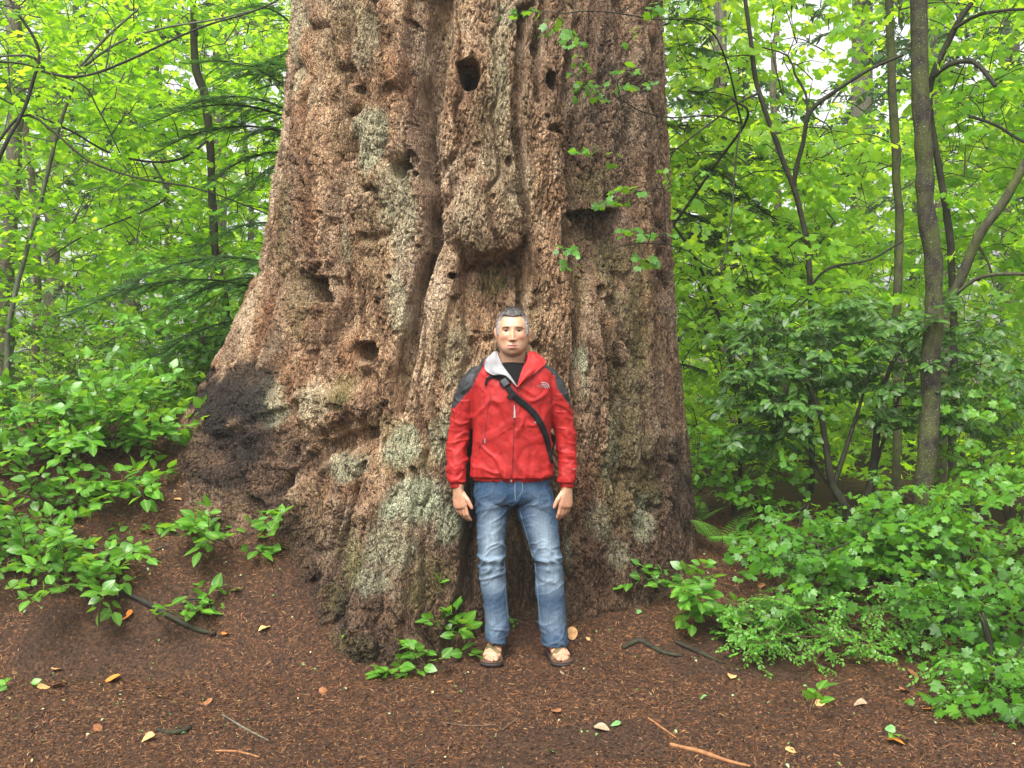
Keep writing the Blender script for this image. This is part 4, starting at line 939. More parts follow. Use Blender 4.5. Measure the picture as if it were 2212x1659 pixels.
# single fallen leaves
def dry_mat(name, a, b): 
    m = NT(name); n = m.noise(40, 4); return m.done(m.bsdf(m.ramp(n, [(.35, a), (.65, b)]), .55, .3, m.noise(120, 2), .4, .003))
DM = {'orange': dry_mat('orange_dry_leaf', (.45, .12, .018), (.60, .21, .04)), 'tan': dry_mat('tan_dry_leaf', (.36, .17, .06), (.55, .32, .13)), 'yellow': dry_mat('yellow_dry_leaf', (.36, .23, .075), (.45, .33, .14)),
      'brown': dry_mat('brown_dry_leaf', (.15, .06, .025), (.28, .12, .05)), 'green': dry_mat('green_fallen_leaf', (.07, .17, .05), (.14, .28, .09)), 'pale': dry_mat('pale_dry_leaf', (.20, .14, .085), (.29, .21, .135))}
GF = 'fallen leaves scattered on the forest floor'
FL = [(237, 1470, .085, 'orange', 'largest orange leaf on the open soil at lower left'), (122, 1446, .06, 'tan', 'tan leaf left of the big orange leaf, lower left'), (94, 1490, .05, 'tan', 'small tan leaf nearest the bottom left seedling'), (125, 1483, .055, 'brown', 'pinkish brown leaf between tan leaves at lower left'),
 (571, 1370, .055, 'yellow', 'pale yellow leaf between the black stick and the front root'), (460, 1376, .04, 'tan', 'tan leaf by the right end of the black stick'), (487, 1378, .04, 'orange', 'smaller orange leaf just past the end of the black stick'), (272, 1334, .07, 'orange', 'bright orange leaf under the trailing plant by the black stick'),
 (340, 1508, .03, 'yellow', 'small yellow leaf low on the left soil'), (445, 1513, .05, 'brown', 'brown leaf at bottom left centre'), (384, 1090, .04, 'tan', 'tan leaf on the upper left slope'), (320, 965, .06, 'tan', 'tan leaf lying among the rear salal bushes'), (322, 1163, .05, 'orange', 'orange leaf in the middle of the left slope'),
 (538, 1140, .05, 'orange', 'orange leaf caught on the spreading plant on the bank'), (130, 1176, .055, 'tan', 'tan leaf beside the front salal bushes'), (210, 1590, .045, 'brown', 'brown leaf near the bottom edge, left'), (320, 1614, .05, 'tan', 'tan leaf near the bottom edge, left of the orange splinter'),
 (1763, 888, .05, 'orange', None), (1858, 1530, .05, 'pale', 'pale leaf on the soil right of the three leaved seedling'), (1770, 1532, .05, 'tan', 'tan leaf touching the three leaved seedling'), (1935, 1617, .06, 'orange', 'orange leaf near the bottom edge at right'),
 (2010, 1532, .06, 'orange', 'bright orange leaf under the bottom right bush, front one'), (2030, 1516, .05, 'tan', 'tan leaf just behind the bright orange leaf at lower right'), (1980, 1460, .08, 'brown', 'largest brown leaf in the shade of the right bush'), (2018, 1462, .06, 'tan', 'tan leaf beside the largest brown leaf, right'), (1955, 1492, .05, 'brown', 'brown leaf in front of the largest brown one, right'),
 (1580, 1475, .05, 'tan', 'tan leaf on the soil left of the huckleberry'), (1690, 1305, .06, 'orange', 'orange leaf under the round leaved plant on the right'), (1645, 1270, .05, 'brown', 'brown leaf in the shade behind the round leaved plant'), (1380, 1335, .035, 'green', 'little green leaf on the giant foot right of the man'),
 (1215, 1447, .0, 'pale', None), (1215, 1460, .028, 'pale', "small pale leaf in front of the man's left sandal"), (1300, 1580, .06, 'pale', 'pale torn leaf near the bottom centre right'), (1330, 1575, .04, 'green', 'greenish leaf next to the torn pale leaf'), (1190, 1635, .03, 'green', 'small green leaf at the bottom edge, centre'),
 (880, 1455, .04, 'tan', 'tan leaf left of the low plant by the front root'), (1200, 1550, .05, 'brown', 'reddish brown leaf on the open soil, centre'), (1270, 1395, .03, 'yellow', "yellow leaf just right of the man's left sandal"), (1710, 1630, .05, 'tan', 'tan leaf by the right end of the orange branch'), (970, 1480, .035, 'brown', 'brown leaf straight in front of the low plant'),
 (700, 1500, .05, 'brown', 'dark brown leaf on the soil below the blackened root'), (2100, 1480, .05, 'tan', 'tan leaf deepest under the bottom right bush'), (1925, 1590, .045, 'green', 'green fallen leaf beside the lone seedling at lower right'), (1520, 1520, .03, 'green', 'small green leaf left of the three leaved seedling'), (1560, 1560, .03, 'yellow', 'small yellow leaf low on the right soil')]
for i, (x, y, s, c, lab) in enumerate(FL):
    if s == 0 or lab is None: continue
    rs = np.random.RandomState(900 + i); p = ground_hit(x, y); p[2] = gh(p[0], p[1]) + .008
    V, F = ovate_T(8, .36, .0, .0); V = V.copy(); V[:, 0] -= .5
    V[:, 2] = .22 * np.cos(V[:, 0] * 3 + rs.uniform(-1, 1)) * rs.uniform(-.5, 1) + .5 * V[:, 1] ** 2 * rs.uniform(-1, 2) + rs.normal(0, .012, len(V))
    a = rs.uniform(0, 6.28); R = Matrix.Rotation(a, 3, 'Z') @ Matrix.Rotation(rs.normal(0, .25), 3, 'X') @ Matrix.Rotation(.25 + rs.normal(0, .15), 3, 'Y')
    V = V * s * 1.25; V2 = V + [0, 0, -.0008]
    n = len(V); bd = F[:, ::-1] + n
    o = mk('fallen_leaf', np.vstack([V, V2]) @ np.array(R).T, np.vstack([F, bd]), DM[c]); o.location = p; tag(o, lab, 'leaf', GF)

# sticks and the half buried root
def stick(name, pts, r, mat, lab, cat='stick', group=None, lift=.0, sd_=0):
    P = np.array([ground_hit(x, y) for x, y in pts]); P = smooth_path(P, step=.03)
    P[:, 2] = gh(P[:, 0], P[:, 1], False) + lift + np.max(np.atleast_1d(r)) * .7; c = P.mean(0)
    g = Geo(); tube(g, P - c, np.interp(np.linspace(0, 1, len(P)), np.linspace(0, 1, len(np.atleast_1d(r))), np.atleast_1d(r)) * (1 + .15 * vn(P[:, 0] * 20, P[:, 1] * 20, 0, sd_)), 8, rough=.08, seed=sd_)
    o = g.build(name, mat); o.location = c; tag(o, lab, cat, group)
W_OR = wood_mat('orange_splinter_wood', (.13, .05, .02), (.28, .13, .05))
stick('fallen_stick', [(255, 1282), (300, 1305), (360, 1340), (420, 1368), (465, 1388)], [.014, .016, .015, .013], W_DARK, 'black wet stick poking out from under the left salal', sd_=1)
stick('thin_twig', [(178, 1112), (225, 1107), (282, 1118)], [.007, .006, .004], W_DARK, 'thin curved dark twig on the upper left slope', sd_=2)
stick('thin_twig', [(335, 1200), (375, 1182)], [.006, .004], W_DARK, 'short dark twig left of the spreading plant', sd_=3)
stick('thin_twig', [(405, 1303), (450, 1296)], [.006, .004], W_DARK, 'short dark twig above the end of the black stick', sd_=4)
stick('bent_twig', [(340, 1592), (375, 1600), (410, 1590), (408, 1583)], [.008, .012, .010, .006], W_DARK, 'thick bent dark twig near the bottom edge, left', sd_=5)
stick('wood_splinter', [(465, 1634), (520, 1636), (560, 1640)], [.004, .006, .003], W_OR, 'orange wood splinter at the bottom edge, left of centre', sd_=6)
stick('wood_splinter', [(1448, 1612), (1500, 1632), (1560, 1648), (1620, 1662)], [.009, .010, .008, .006], W_OR, 'long orange peeled branch at the bottom edge, right of centre', sd_=7)
stick('wood_splinter', [(1400, 1560), (1440, 1590), (1460, 1602)], [.004, .005, .003], W_OR, 'short tan splinter behind the long orange peeled branch', sd_=8)
stick('surface_root', [(1345, 1412), (1385, 1400), (1440, 1425), (1470, 1432)], [.010, .016, .014, .006], W_DARK, 'dark root loop breaking the soil right of the man', 'root', sd_=9)
stick('surface_root', [(1460, 1400), (1510, 1420), (1560, 1448)], [.010, .014, .006], W_DARK, 'dark root running away from the giant toward the right bushes', 'root', sd_=10)
stick('thin_twig', [(480, 1545), (520, 1575), (580, 1610)], [.004, .005, .003], W_GREY, 'greyish twig slanting on the soil, lower left centre', sd_=11)
stick('thin_twig', [(950, 1560), (1010, 1575), (1070, 1572)], [.003, .004, .003], W_TWIG, 'thin brown twig on the soil in front of the man', sd_=12)
stick('thin_twig', [(1085, 1590), (1110, 1570), (1125, 1565)], [.004, .005, .004], W_TWIG, 'short reddish twig at the bottom centre', sd_=13)
# round piece of cut wood by the foot
p = ground_hit(1236, 1392); bm = bmesh.new(); bmesh.ops.create_cone(bm, cap_ends=True, segments=28, radius1=.036, radius2=.034, depth=.014)
for v in bm.verts: v.co.x *= .82 + .05 * math.sin(v.co.y * 90)
me = bpy.data.meshes.new('wood_disc'); bm.to_mesh(me); bm.free(); o = bpy.data.objects.new('wood_disc', me); COL.objects.link(o); me.materials.append(DM['tan'])
o.location = p + np.array([0, .0, .034]); o.rotation_euler = (math.radians(74), .1, .1); tag(o, "round tan wood slice leaning behind the man's left foot", 'wood slice')
# ------------------------------------------------------------------ the man
from mathutils.bvhtree import BVHTree
PY = .12
PZ = float(np.mean([gh(-.1, .06, False), gh(.25, .06, False)])) + .002
PS = (1.023, 1.023, 1.012)
def zx(x, y): return ((1080 + .3014 * x - 1296) * .001992, 1.6 - (740 + .3014 * y - 884) * .001992)     # from the upper body close-up
def z2(x, y): return ((1080 + .3374 * x - 1296) * .001992, 1.6 - (1180 + .3374 * y - 884) * .001992)    # from the lower body close-up

def ring_tube(g, pts, ra, rb, ref=(0, -1, 0), sides=20, step=.012, cap=.6, p=2.0):
    """closed limb with elliptical sections; rb is measured along ref, ra across it"""
    P = np.asarray(pts, float); n0 = len(P); ra = np.broadcast_to(np.asarray(ra, float), (n0,)); rb = np.broadcast_to(np.asarray(rb, float), (n0,))
    Q = smooth_path(np.hstack([P, ra[:, None] , rb[:, None]]), step=step) if n0 > 2 else np.linspace(np.hstack([P[0], ra[0], rb[0]]), np.hstack([P[-1], ra[-1], rb[-1]]), 8)
    c, a_, b_ = Q[:, :3], Q[:, 3], Q[:, 4]
    t = np.gradient(c, axis=0); t /= np.linalg.norm(t, axis=1)[:, None] + 1e-9
    ref = np.broadcast_to(np.array(ref, float), t.shape); B = ref - t * (ref * t).sum(1)[:, None]; B /= np.linalg.norm(B, axis=1)[:, None]; A = np.cross(t, B)
    # round the ends
    for e, sg in ((0, -1), (-1, 1)):
        add = []
        m = min(a_[e], b_[e]) * cap
        for k in (.35, .65, .87, .98):
            add.append((c[e] + t[e] * sg * m * k, a_[e] * math.sqrt(1 - k * k), b_[e] * math.sqrt(1 - k * k), A[e], B[e]))
        if sg < 0: add = add[::-1]
        cc, aa, bb, AA, BB = [np.array([q[i] for q in add]) for i in range(5)]
        if sg < 0: c, a_, b_, A, B = np.vstack([cc, c]), np.hstack([aa, a_]), np.hstack([bb, b_]), np.vstack([AA, A]), np.vstack([BB, B]); t = np.vstack([np.repeat(t[:1], 4, 0), t])
        else: c, a_, b_, A, B = np.vstack([c, cc]), np.hstack([a_, aa]), np.hstack([b_, bb]), np.vstack([A, AA]), np.vstack([B, BB])
    ph = np.arange(sides) / sides * 2 * math.pi; cs, sn = np.cos(ph), np.sin(ph)
    cs = np.sign(cs) * np.abs(cs) ** (2 / p); sn = np.sign(sn) * np.abs(sn) ** (2 / p)
    V = (c[:, None] + a_[:, None, None] * cs[None, :, None] * A[:, None] + b_[:, None, None] * sn[None, :, None] * B[:, None]).reshape(-1, 3); n = len(c)
    I, J = np.meshgrid(np.arange(n - 1), np.arange(sides), indexing='ij'); J2 = (J + 1) % sides
    F = np.stack([I * sides + J, I * sides + J2, (I + 1) * sides + J2, (I + 1) * sides + J], -1).reshape(-1, 4)
    k = len(V); V = np.vstack([V, c[0], c[-1]])
    T = [[(j + 1) % sides, j, k] for j in range(sides)] + [[(n - 1) * sides + j, (n - 1) * sides + (j + 1) % sides, k + 1] for j in range(sides)]
    g.add(V, F); g.F3.append(np.array(T) + g.n - len(V))

def remesh(g, vox, sm=2):
    """union of closed pieces as one continuous surface -> V, F(quads), normals"""
    o = g.build('tmp', None); md = o.modifiers.new('r', 'REMESH'); md.mode = 'VOXEL'; md.voxel_size = vox; md.use_smooth_shade = True
    s = o.modifiers.new('s', 'SMOOTH'); s.factor = .5; s.iterations = sm
    dg = bpy.context.evaluated_depsgraph_get(); me = bpy.data.meshes.new_from_object(o.evaluated_get(dg))
    V = np.empty(len(me.vertices) * 3, np.float32); me.vertices.foreach_get('co', V); V = V.reshape(-1, 3).astype(float)
    N = np.empty(len(me.vertices) * 3, np.float32); me.vertex_normals.foreach_get('vector', N); N = N.reshape(-1, 3).astype(float)
    L = np.empty(len(me.loops), np.int32); me.loops.foreach_get('vertex_index', L); F = L.reshape(-1, 4)
    bpy.data.objects.remove(o); bpy.data.meshes.remove(me); return V, F, N
def bvh(V, F): return BVHTree.FromPolygons([tuple(v) for v in V], [tuple(int(i) for i in f) for f in F])
def front_y(b, x, z, y0=-1.):
    h = b.ray_cast(Vector((x, y0, z)), Vector((0, 1, 0))); return (h[0].y, h[1]) if h[0] is not None else (None, None)
def ribbon(g, b, path, wd, off, th=.002, step=.006, arch=0.):
    """flat band laid on a surface along an (x, z) path seen from the front"""
    P = smooth_path(np.array([[x, 0, z] for x, z in path]), step=step); t = np.gradient(P, axis=0); t /= np.linalg.norm(t, axis=1)[:, None] + 1e-9
    s = np.stack([t[:, 2], 0 * t[:, 0], -t[:, 0]], -1); rows = []; last = None
    wd = np.interp(np.linspace(0, 1, len(P)), np.linspace(0, 1, len(np.atleast_1d(wd))), np.atleast_1d(wd))
    for p, q, w_ in zip(P, s, wd):
        r = []
        ys = []
        for k in (-1, -.5, 0, .5, 1):
            c = p + q * w_ * .5 * k; y, _ = front_y(b, c[0], c[2]); ys.append(y)
        ok = [y for y in ys if y is not None]
        if not ok: continue
        m = min(ok); ys = [y if y is not None else m for y in ys]; ym = (np.array(ys) * .35 + m * .65)
        for k, y in zip((-1, -.5, 0, .5, 1), ym):
            c = p + q * w_ * .5 * k; r.append([c[0], y - off - arch * (1 - k * k), c[2]])
        r += [[a[0], a[1] + th, a[2]] for a in r[::-1]]
        rows.append(r)
    R = np.array(rows); n, k = R.shape[:2]
    if n > 5:
        for _ in range(2): R[1:-1, :, 1] = (R[:-2, :, 1] + R[1:-1, :, 1] * 2 + R[2:, :, 1]) / 4
    I, J = np.meshgrid(np.arange(n - 1), np.arange(k), indexing='ij'); J2 = (J + 1) % k
    g.add(R.reshape(-1, 3), np.stack([I * k + J, (I + 1) * k + J, (I + 1) * k + J2, I * k + J2], -1).reshape(-1, 4))

# ---- body -------------------------------------------------------------------------------
HC = np.array([.003, -.002, 1.671])
def head_surface(nu=150, nv=110, off=0.):
    u = np.linspace(0, 2 * math.pi, nu, endpoint=False); v = np.linspace(.02, math.pi - .02, nv)
    U, Vv = np.meshgrid(u, v, indexing='ij')
    dx, dy, dz = np.sin(Vv) * np.sin(U), -np.sin(Vv) * np.cos(U), np.cos(Vv); p = 2.45
    k = (np.abs(dx) ** p + np.abs(dy) ** p + np.abs(dz) ** p) ** (-1 / p)
    x, y, z = dx * k * .0762, dy * k * .097, dz * k * .120
    fr = ss(.0, -.5, dy)                                             # how much it faces forward
    x = x * (1 + .05 * np.exp(-((z + .065) / .035) ** 2)) * (1 - .08 * ss(-.05, -.118, z)) * (1 - .06 * ss(.03, .10, z))
    y = y + ss(-.03, -.10, z) * np.where(y < 0, -.020 * fr, -.035) + .012 * ss(.05, .11, z) * fr
    G = lambda cx, cz, sx, sz: np.exp(-((x - cx) / sx) ** 2 - ((z - cz) / sz) ** 2)
    d = .0035 * np.exp(-((z - .034) / .009) ** 2) * ss(.055, .035, np.abs(x))
    for s in (-1, 1):
        d += -.0110 * G(s * .031, .013, .017, .011) + .005 * G(s * .046, -.018, .02, .014) + .008 * G(s * .0135, -.032, .0065, .006) - .004 * G(s * .05, -.06, .02, .02)
        d += -.0022 * np.exp(-((np.abs(x) - .024 - .35 * (-.035 - z)) / .003) ** 2) * ss(-.068, -.055, z) * ss(-.030, -.040, z) * .5
    nz = np.clip((.022 - z) / .056, 0, 1); hn = (.006 + .021 * nz ** 1.2) * ss(.034, .012, z) * ss(-.042, -.034, z)
    d += hn * np.exp(-(x / (.0075 + .005 * nz)) ** 2)
    d += .006 * G(0, -.064, .026, .020) + .0035 * G(0, -.0605, .019, .0035) - .0060 * np.exp(-((z + .0655) / .0024) ** 2) * ss(.029, .021, np.abs(x)) + .0045 * G(0, -.0725, .017, .0045)
    d += -.004 * G(0, -.086, .018, .006) + .006 * G(0, -.106, .02, .012)
    d += -.0009 * np.exp(-((z - .055) / .0022) ** 2) * ss(.045, .03, np.abs(x)) - .0009 * np.exp(-((z - .064) / .0022) ** 2) * ss(.04, .025, np.abs(x))
    y = y - d * fr
    X = np.stack([x, y, z], -1)
    if not np.isscalar(off) or off:
        nn = np.stack([x / .0735 ** 2, y / .097 ** 2, z / .12 ** 2], -1); nn /= np.linalg.norm(nn, axis=-1)[..., None]; X = X + nn * (off if np.isscalar(off) else off[..., None])
    return X + HC, (U, Vv)
def grid_closed(g, X):
    nu, nv = X.shape[:2]; V = X.reshape(-1, 3); F = grid_faces(nu, nv, True)[:, ::-1]; n = len(V); V = np.vstack([V, X[:, 0].mean(0), X[:, -1].mean(0)])
    T = [[i * nv, ((i + 1) % nu) * nv, n] for i in range(nu)] + [[((i + 1) % nu) * nv + nv - 1, i * nv + nv - 1, n + 1] for i in range(nu)]
    g.add(V, F); g.F3.append(np.array(T)[:, ::-1] + g.n - len(V))
g = Geo(); X, _ = head_surface(); grid_closed(g, X)
for s in (-1, 1):                                                        # ears
    c = HC + [s * .0775, .008, -.002]
    ring_tube(g, [c + [0, 0, -.030], c + [s * .006, .0, -.012], c + [s * .011, .006, .012], c + [s * .008, .008, .028]], [.007, .010, .014, .010], [.005, .006, .007, .005], ref=(s, -.35, 0), sides=12, step=.006)
ring_tube(g, [(.0, .035, 1.42), (.0, .022, 1.50), (.002, .012, 1.56), (.003, .012, 1.62)], [.090, .068, .065, .062], [.078, .066, .062, .06], sides=28)
ring_tube(g, [(0, 0, .875), (0, .0, 1.1), (0, 0, 1.30), (0, .01, 1.42), (0, .02, 1.46)], [.15, .15, .165, .15, .10], [.09, .09, .10, .08, .06], p=2.4, sides=30)
def hand(g, s, W, tip_in):
    """s=-1: viewer's left. W wrist; tip_in: how far the finger tips lean toward the thigh"""
    lat = nrm(np.array([-s * .86, -.5, 0])); nb = nrm(np.array([s * .5, -.86, .0])); dn = nrm(np.array([-s * tip_in, -.05, -1]))
    K = W + dn * .082
    ring_tube(g, [W + [0, 0, .035], W, W + dn * .035, K - dn * .012, K], [.029, .029, .038, .041, .038], [.023, .021, .0165, .015, .013], ref=nb, sides=18, step=.008, p=2.5)
    for i, (o, ln, r) in enumerate([(.029, .072, .0095), (.0095, .080, .0098), (-.0105, .074, .0092), (-.0295, .058, .0082)]):
        p0 = K + lat * o - dn * .01; spread_ = lat * (o * .5)
        d1 = nrm(dn - nb * (.12 + .08 * i) + spread_ * 1.); d2 = nrm(dn - nb * (.55 + .15 * i) + spread_ * .4); d3 = nrm(dn - nb * (.95 + .18 * i))
        a = p0 + d1 * (ln * .50 + .01); b_ = a + d2 * ln * .30; c = b_ + d3 * ln * .24
        ring_tube(g, [p0, p0 + d1 * ln * .3, a, (a + b_) / 2, b_, c], [r * 1.05, r, r * 1.06, r * .93, r * .97, r * .78], [r * 1.05, r * .96, r * 1.02, r * .9, r * .93, r * .72], ref=nb, sides=12, step=.005, cap=.9)
    t0 = W + dn * .016 + lat * .026 - nb * .004; d1 = nrm(lat * .75 + dn * .9 + nb * .1); d2 = nrm(lat * .30 + dn * 1. - nb * .12)
    ring_tube(g, [t0 - d1 * .01, t0 + d1 * .028, t0 + d1 * .042, t0 + d1 * .042 + d2 * .028, t0 + d1 * .042 + d2 * .040], [.0145, .0128, .0115, .0105, .0080], [.0135, .012, .0105, .0095, .007], ref=nb, sides=12, step=.005, cap=.9)
for s, W, ti in ((-1, np.array([-.270, -.035, .868]), .16), (1, np.array([.276, -.035, .872]), .12)):
    hand(g, s, W, ti); ring_tube(g, [(s * .11, 0, 1.41), (s * .19, .01, 1.37), (s * .25, .02, 1.2), W + [0, .005, .10], W + [0, 0, .01]], [.045, .045, .032, .026, .026], [.045, .045, .032, .026, .021])
LEG = {-1: [(-.10, 0, .88), (-.098, 0, .74), (-.102, 0, .5), (-.088, .02, .25), (-.088, .035, .075)], 1: [(.105, 0, .88), (.12, 0, .74), (.185, 0, .5), (.20, .02, .25), (.222, .035, .075)]}
FT = {-1: (np.array([-.088, .035, .0]), nrm(np.array([-.16, -1, 0]))), 1: (np.array([.222, .035, 0]), nrm(np.array([.28, -1, 0])))}
for s in (-1, 1):
    ring_tube(g, LEG[s], [.07, .07, .055, .045, .036], [.075, .075, .055, .045, .042])
    c, d = FT[s]; lt = np.array([-d[1], d[0], 0]) * -1 * s                                   # toward the other foot
    lt = nrm(np.array([-s * 1., 0, 0]) - d * (np.array([-s, 0, 0]) @ d))
    ring_tube(g, [c - d * .05 + [0, 0, .045], c + [0, 0, .058], c + d * .06 + [0, 0, .052] + lt * .004, c + d * .115 + [0, 0, .040] + lt * .004], [.030, .036, .042, .046], [.028, .032, .024, .0145], ref=(0, 0, 1), sides=22, p=2.3)
    for i, (o, ln, r) in enumerate([(.031, .048, .0130), (.0095, .046, .0092), (-.0075, .040, .0085), (-.0230, .032, .0080), (-.0370, .024, .0078)]):
        p0 = c + d * (.118 - .004 * i * i * .45) + lt * (o * .95 + .004) + [0, 0, .036 - .001 * i]; e = p0 + d * ln + [0, 0, -.004 + (.003 if i == 0 else -.003)]
        ring_tube(g, [p0 - d * .012, (p0 + e) / 2 + [0, 0, .002], e], [r * .95, r, r], [r * .9, r * .95, r * .8], ref=(0, 0, 1), sides=12, step=.006, cap=.9)
BV, BF, BN = remesh(g, .0026, 1)
x, y, z = BV.T
hx, hz = x - HC[0], z - HC[2]; fr = (y < HC[1] - .04) & (z > 1.5)
tone = .5 * vn(x * 30, y * 30, z * 30, 1) + .5 * vn(x * 90, y * 90, z * 90, 2)
stub = ss(-.035, -.06, hz + .25 * np.abs(hx) * 0 + .004 * vn(x * 60, y * 60, z * 60, 3)) * ss(-.155, -.125, hz) * (z > 1.5); stub = np.maximum(stub, ss(.035, .055, np.abs(hx)) * ss(-.02, -.045, hz) * (z > 1.53))
lips = np.exp(-((hx) / .022) ** 4) * np.exp(-((hz + .0665) / .0085) ** 4) * fr
red = np.exp(-((np.abs(hx) - .040) / .02) ** 2 - ((hz + .02) / .02) ** 2) * fr + np.exp(-(hx / .014) ** 2 - ((hz + .03) / .012) ** 2) * fr + (np.abs(hx) > .078) * (z > 1.6) * .8 + (z < .84) * .45 * (z > .3) + (z < .1) * .45
mask = np.stack([np.clip(stub, 0, 1), np.clip(lips, 0, 1), np.clip(red, 0, 1)], -1)
m = NT('skin'); a = m.n('ShaderNodeSeparateColor'); m.l(m.attr('mask', 'Color'), a.inputs[0])
nz_ = m.noise(70, 3)
c = m.ramp(nz_, [(.35, (.37, .20, .118)), (.65, (.45, .26, .158))])
c = m.mix(m.math('MULTIPLY', a.outputs[2], .5), c, (.42, .135, .085)); c = m.mix(m.math('MULTIPLY', a.outputs[0], .25), c, (.19, .12, .09)); c = m.mix(m.math('MULTIPLY', a.outputs[1], .95), c, (.27, .085, .07))
SKIN = m.done(m.bsdf(c, .42, .45, m.noise(300, 2), .25, .002, Subsurface_Weight=.12, Subsurface_Scale=.02))
person = mk('person', BV, BF, SKIN, None, {'mask': mask})
person.location = (0, PY, PZ); person.scale = PS
tag(person, 'grey haired man in a red jacket, jeans and sandals standing against the giant tree', 'person')

# nails
g = Geo(); 
# hair: cap of short hair plus strands
X, (U, Vv) = head_surface(220, 160); R = X - HC
dy = -np.sin(Vv) * np.cos(U); ax = np.abs(R[..., 0]); yy, zz = R[..., 1], R[..., 2]
line = .087 - .010 * np.exp(-(ax / .02) ** 2) + .004 * vn(R[..., 0] * 90, zz * 90, 0, 4)              # front hairline
line = line + .003 * vn(R[..., 0] * 260, zz * 260, 0, 14)
line = np.where(ax > .045, line - (ax - .045) * .9, line)
side = ss(-.052, -.038, yy)                                                                # behind the temple the line drops past the ear
lim = line * (1 - side) + side * np.where(yy < .03, .008 - .05 * ss(-.02, -.045, yy) * 0, .008 - .085 * ss(.03, .06, yy))
lim = np.where((yy > -.048) & (yy < -.018), -.012, lim)
hm = ss(-.003, .006, zz - lim)
thick = hm * (.0055 + .006 * ss(.06, .11, zz)) * (1 + .35 * vn(R[..., 0] * 160, R[..., 1] * 160, zz * 160, 5)) - .004 * (1 - hm)
XH, _ = head_surface(220, 160, thick)
F = grid_faces(220, 160, True); keep = hm.reshape(-1)[F].max(1) > .55
gr = ss(.028, .058, ax) * ss(.105, .055, zz) * .95 + .18; gr = np.clip(gr + .2 * vn(R[..., 0] * 120, R[..., 1] * 120, zz * 120, 6), 0, 1)
m = NT('short_grey_hair'); n = m.noise(420, 3, sc=(1, 1, .5))
c = m.mix(m.attr('grey'), m.ramp(n, [(.35, (.012, .009, .007)), (.65, (.055, .044, .036))]), m.ramp(n, [(.35, (.14, .135, .13)), (.65, (.38, .37, .36))]))
HAIR = m.done(m.bsdf(c, .6, .3, n, .6, .003))
hair = mk('hair', XH.reshape(-1, 3), F[keep][:, ::-1], HAIR, person, {'grey': gr.reshape(-1)})
rs = np.random.RandomState(3); fl = np.where(hm.reshape(-1) > .12)[0]; idx = rs.choice(fl, 15000); P0 = XH.reshape(-1, 3)[idx]; Nn = P0 - HC; Nn /= np.linalg.norm(Nn, axis=1)[:, None]
D = Nn * .45 + rs.normal(0, .3, P0.shape) + np.array([0, -.35, -.15]); D /= np.linalg.norm(D, axis=1)[:, None]; T = np.cross(D, rs.normal(0, 1, D.shape)); T /= np.linalg.norm(T, axis=1)[:, None]
ln = rs.uniform(.004, .009, len(idx))[:, None]; A_ = P0 - Nn * .003
SV = np.stack([A_ - T * .0006, A_ + T * .0006, A_ + D * (ln + .003)], 1).reshape(-1, 3)
mk('hair_strands', SV, np.arange(len(SV)).reshape(-1, 3), HAIR, hair, {'grey': np.repeat(gr.reshape(-1)[idx], 3)}, smooth=False)

BB = bvh(BV[z > 1.5] if False else BV, BF)
# eyes, lids, brows
def emis(name, col, rough=.3, spec=.5): m = NT(name); return m.done(m.bsdf(col, rough, spec))
EYEW, IRIS = emis('eye_white', (.20, .165, .15), .25), emis('dark_iris', (.018, .011, .008), .12, .8)
BROW = emis('eyebrow_hair', (.085, .055, .038), .8); LID = emis('lid_crease', (.14, .065, .045), .6); LASH = emis('dark_lashes', (.02, .013, .01), .7)
for s in (-1, 1):
    ex, ez = HC[0] + s * .031, HC[2] + .0125; y0, _ = front_y(BB, ex, ez)
    c = np.array([ex, y0 + .0080, ez]); g = Geo()
    uu, vv = np.meshgrid(np.linspace(0, 2 * math.pi, 24, endpoint=False), np.linspace(.01, math.pi - .01, 16), indexing='ij')
    S_ = np.stack([np.sin(vv) * np.sin(uu) * 1.12, np.sin(vv) * -np.cos(uu), np.cos(vv) * .72], -1) * .0112 + c; g.add(S_.reshape(-1, 3), grid_faces(24, 16, True)[:, ::-1]); eye = g.build('eye', EYEW, person)
    g = Geo(); S_ = np.stack([np.sin(vv) * np.sin(uu) * .0076, np.sin(vv) * -np.cos(uu) * .0026, np.cos(vv) * .0070], -1) + c + [0, -.0106, .0012]; g.add(S_.reshape(-1, 3), grid_faces(24, 16, True)[:, ::-1]); g.build('iris', IRIS, eye)
    for nm, dz, mat_, r, dip in (('upper_eyelid', .0072, SKIN, .0030, -.0032), ('lower_eyelid', -.0072, SKIN, .0024, .0026), ('eyelashes', .0050, LASH, .0016, -.0026)):
        P = [np.array([ex + q * .0155, 0, ez + dz + dip * q * q]) for q in (-1, -.5, 0, .5, 1)]
        for p, q in zip(P, (-1, -.5, 0, .5, 1)): p[1] = c[1] - .0112 * math.sqrt(max(.05, 1 - (q * .9) ** 2)) + .0018 * (r > .002) - .0006
        g = Geo(); tube(g, smooth_path(P, step=.002), [r * (.55 + .45 * (1 - abs(q))) for q in np.linspace(-1, 1, len(smooth_path(P, step=.002)))], 8); g.build(nm, mat_, person)
    g = Geo(); rs = np.random.RandomState(7)
    for k in range(150):
        q = rs.uniform(0, 1); bx = ex + s * (-.016 + .036 * q); bz = ez + .0150 + .0030 * math.sin(q * 2.6) - .004 * q * q + rs.normal(0, .0017) ; by, _ = front_y(BB, bx, bz)
        p = np.array([bx, by + .0005, bz]); d = nrm(np.array([s * 1., -.35, .35 - .5 * q]) + rs.normal(0, .2, 3)); t_ = np.array([0, -.2, 1]) * .0006
        g.add(np.array([p - t_, p + t_, p + d * .006]), np.array([[0, 1, 2]]))
    g.build('eyebrow', BROW, person, smooth=False)
for s in (-1, 1):        # nostrils
    pass

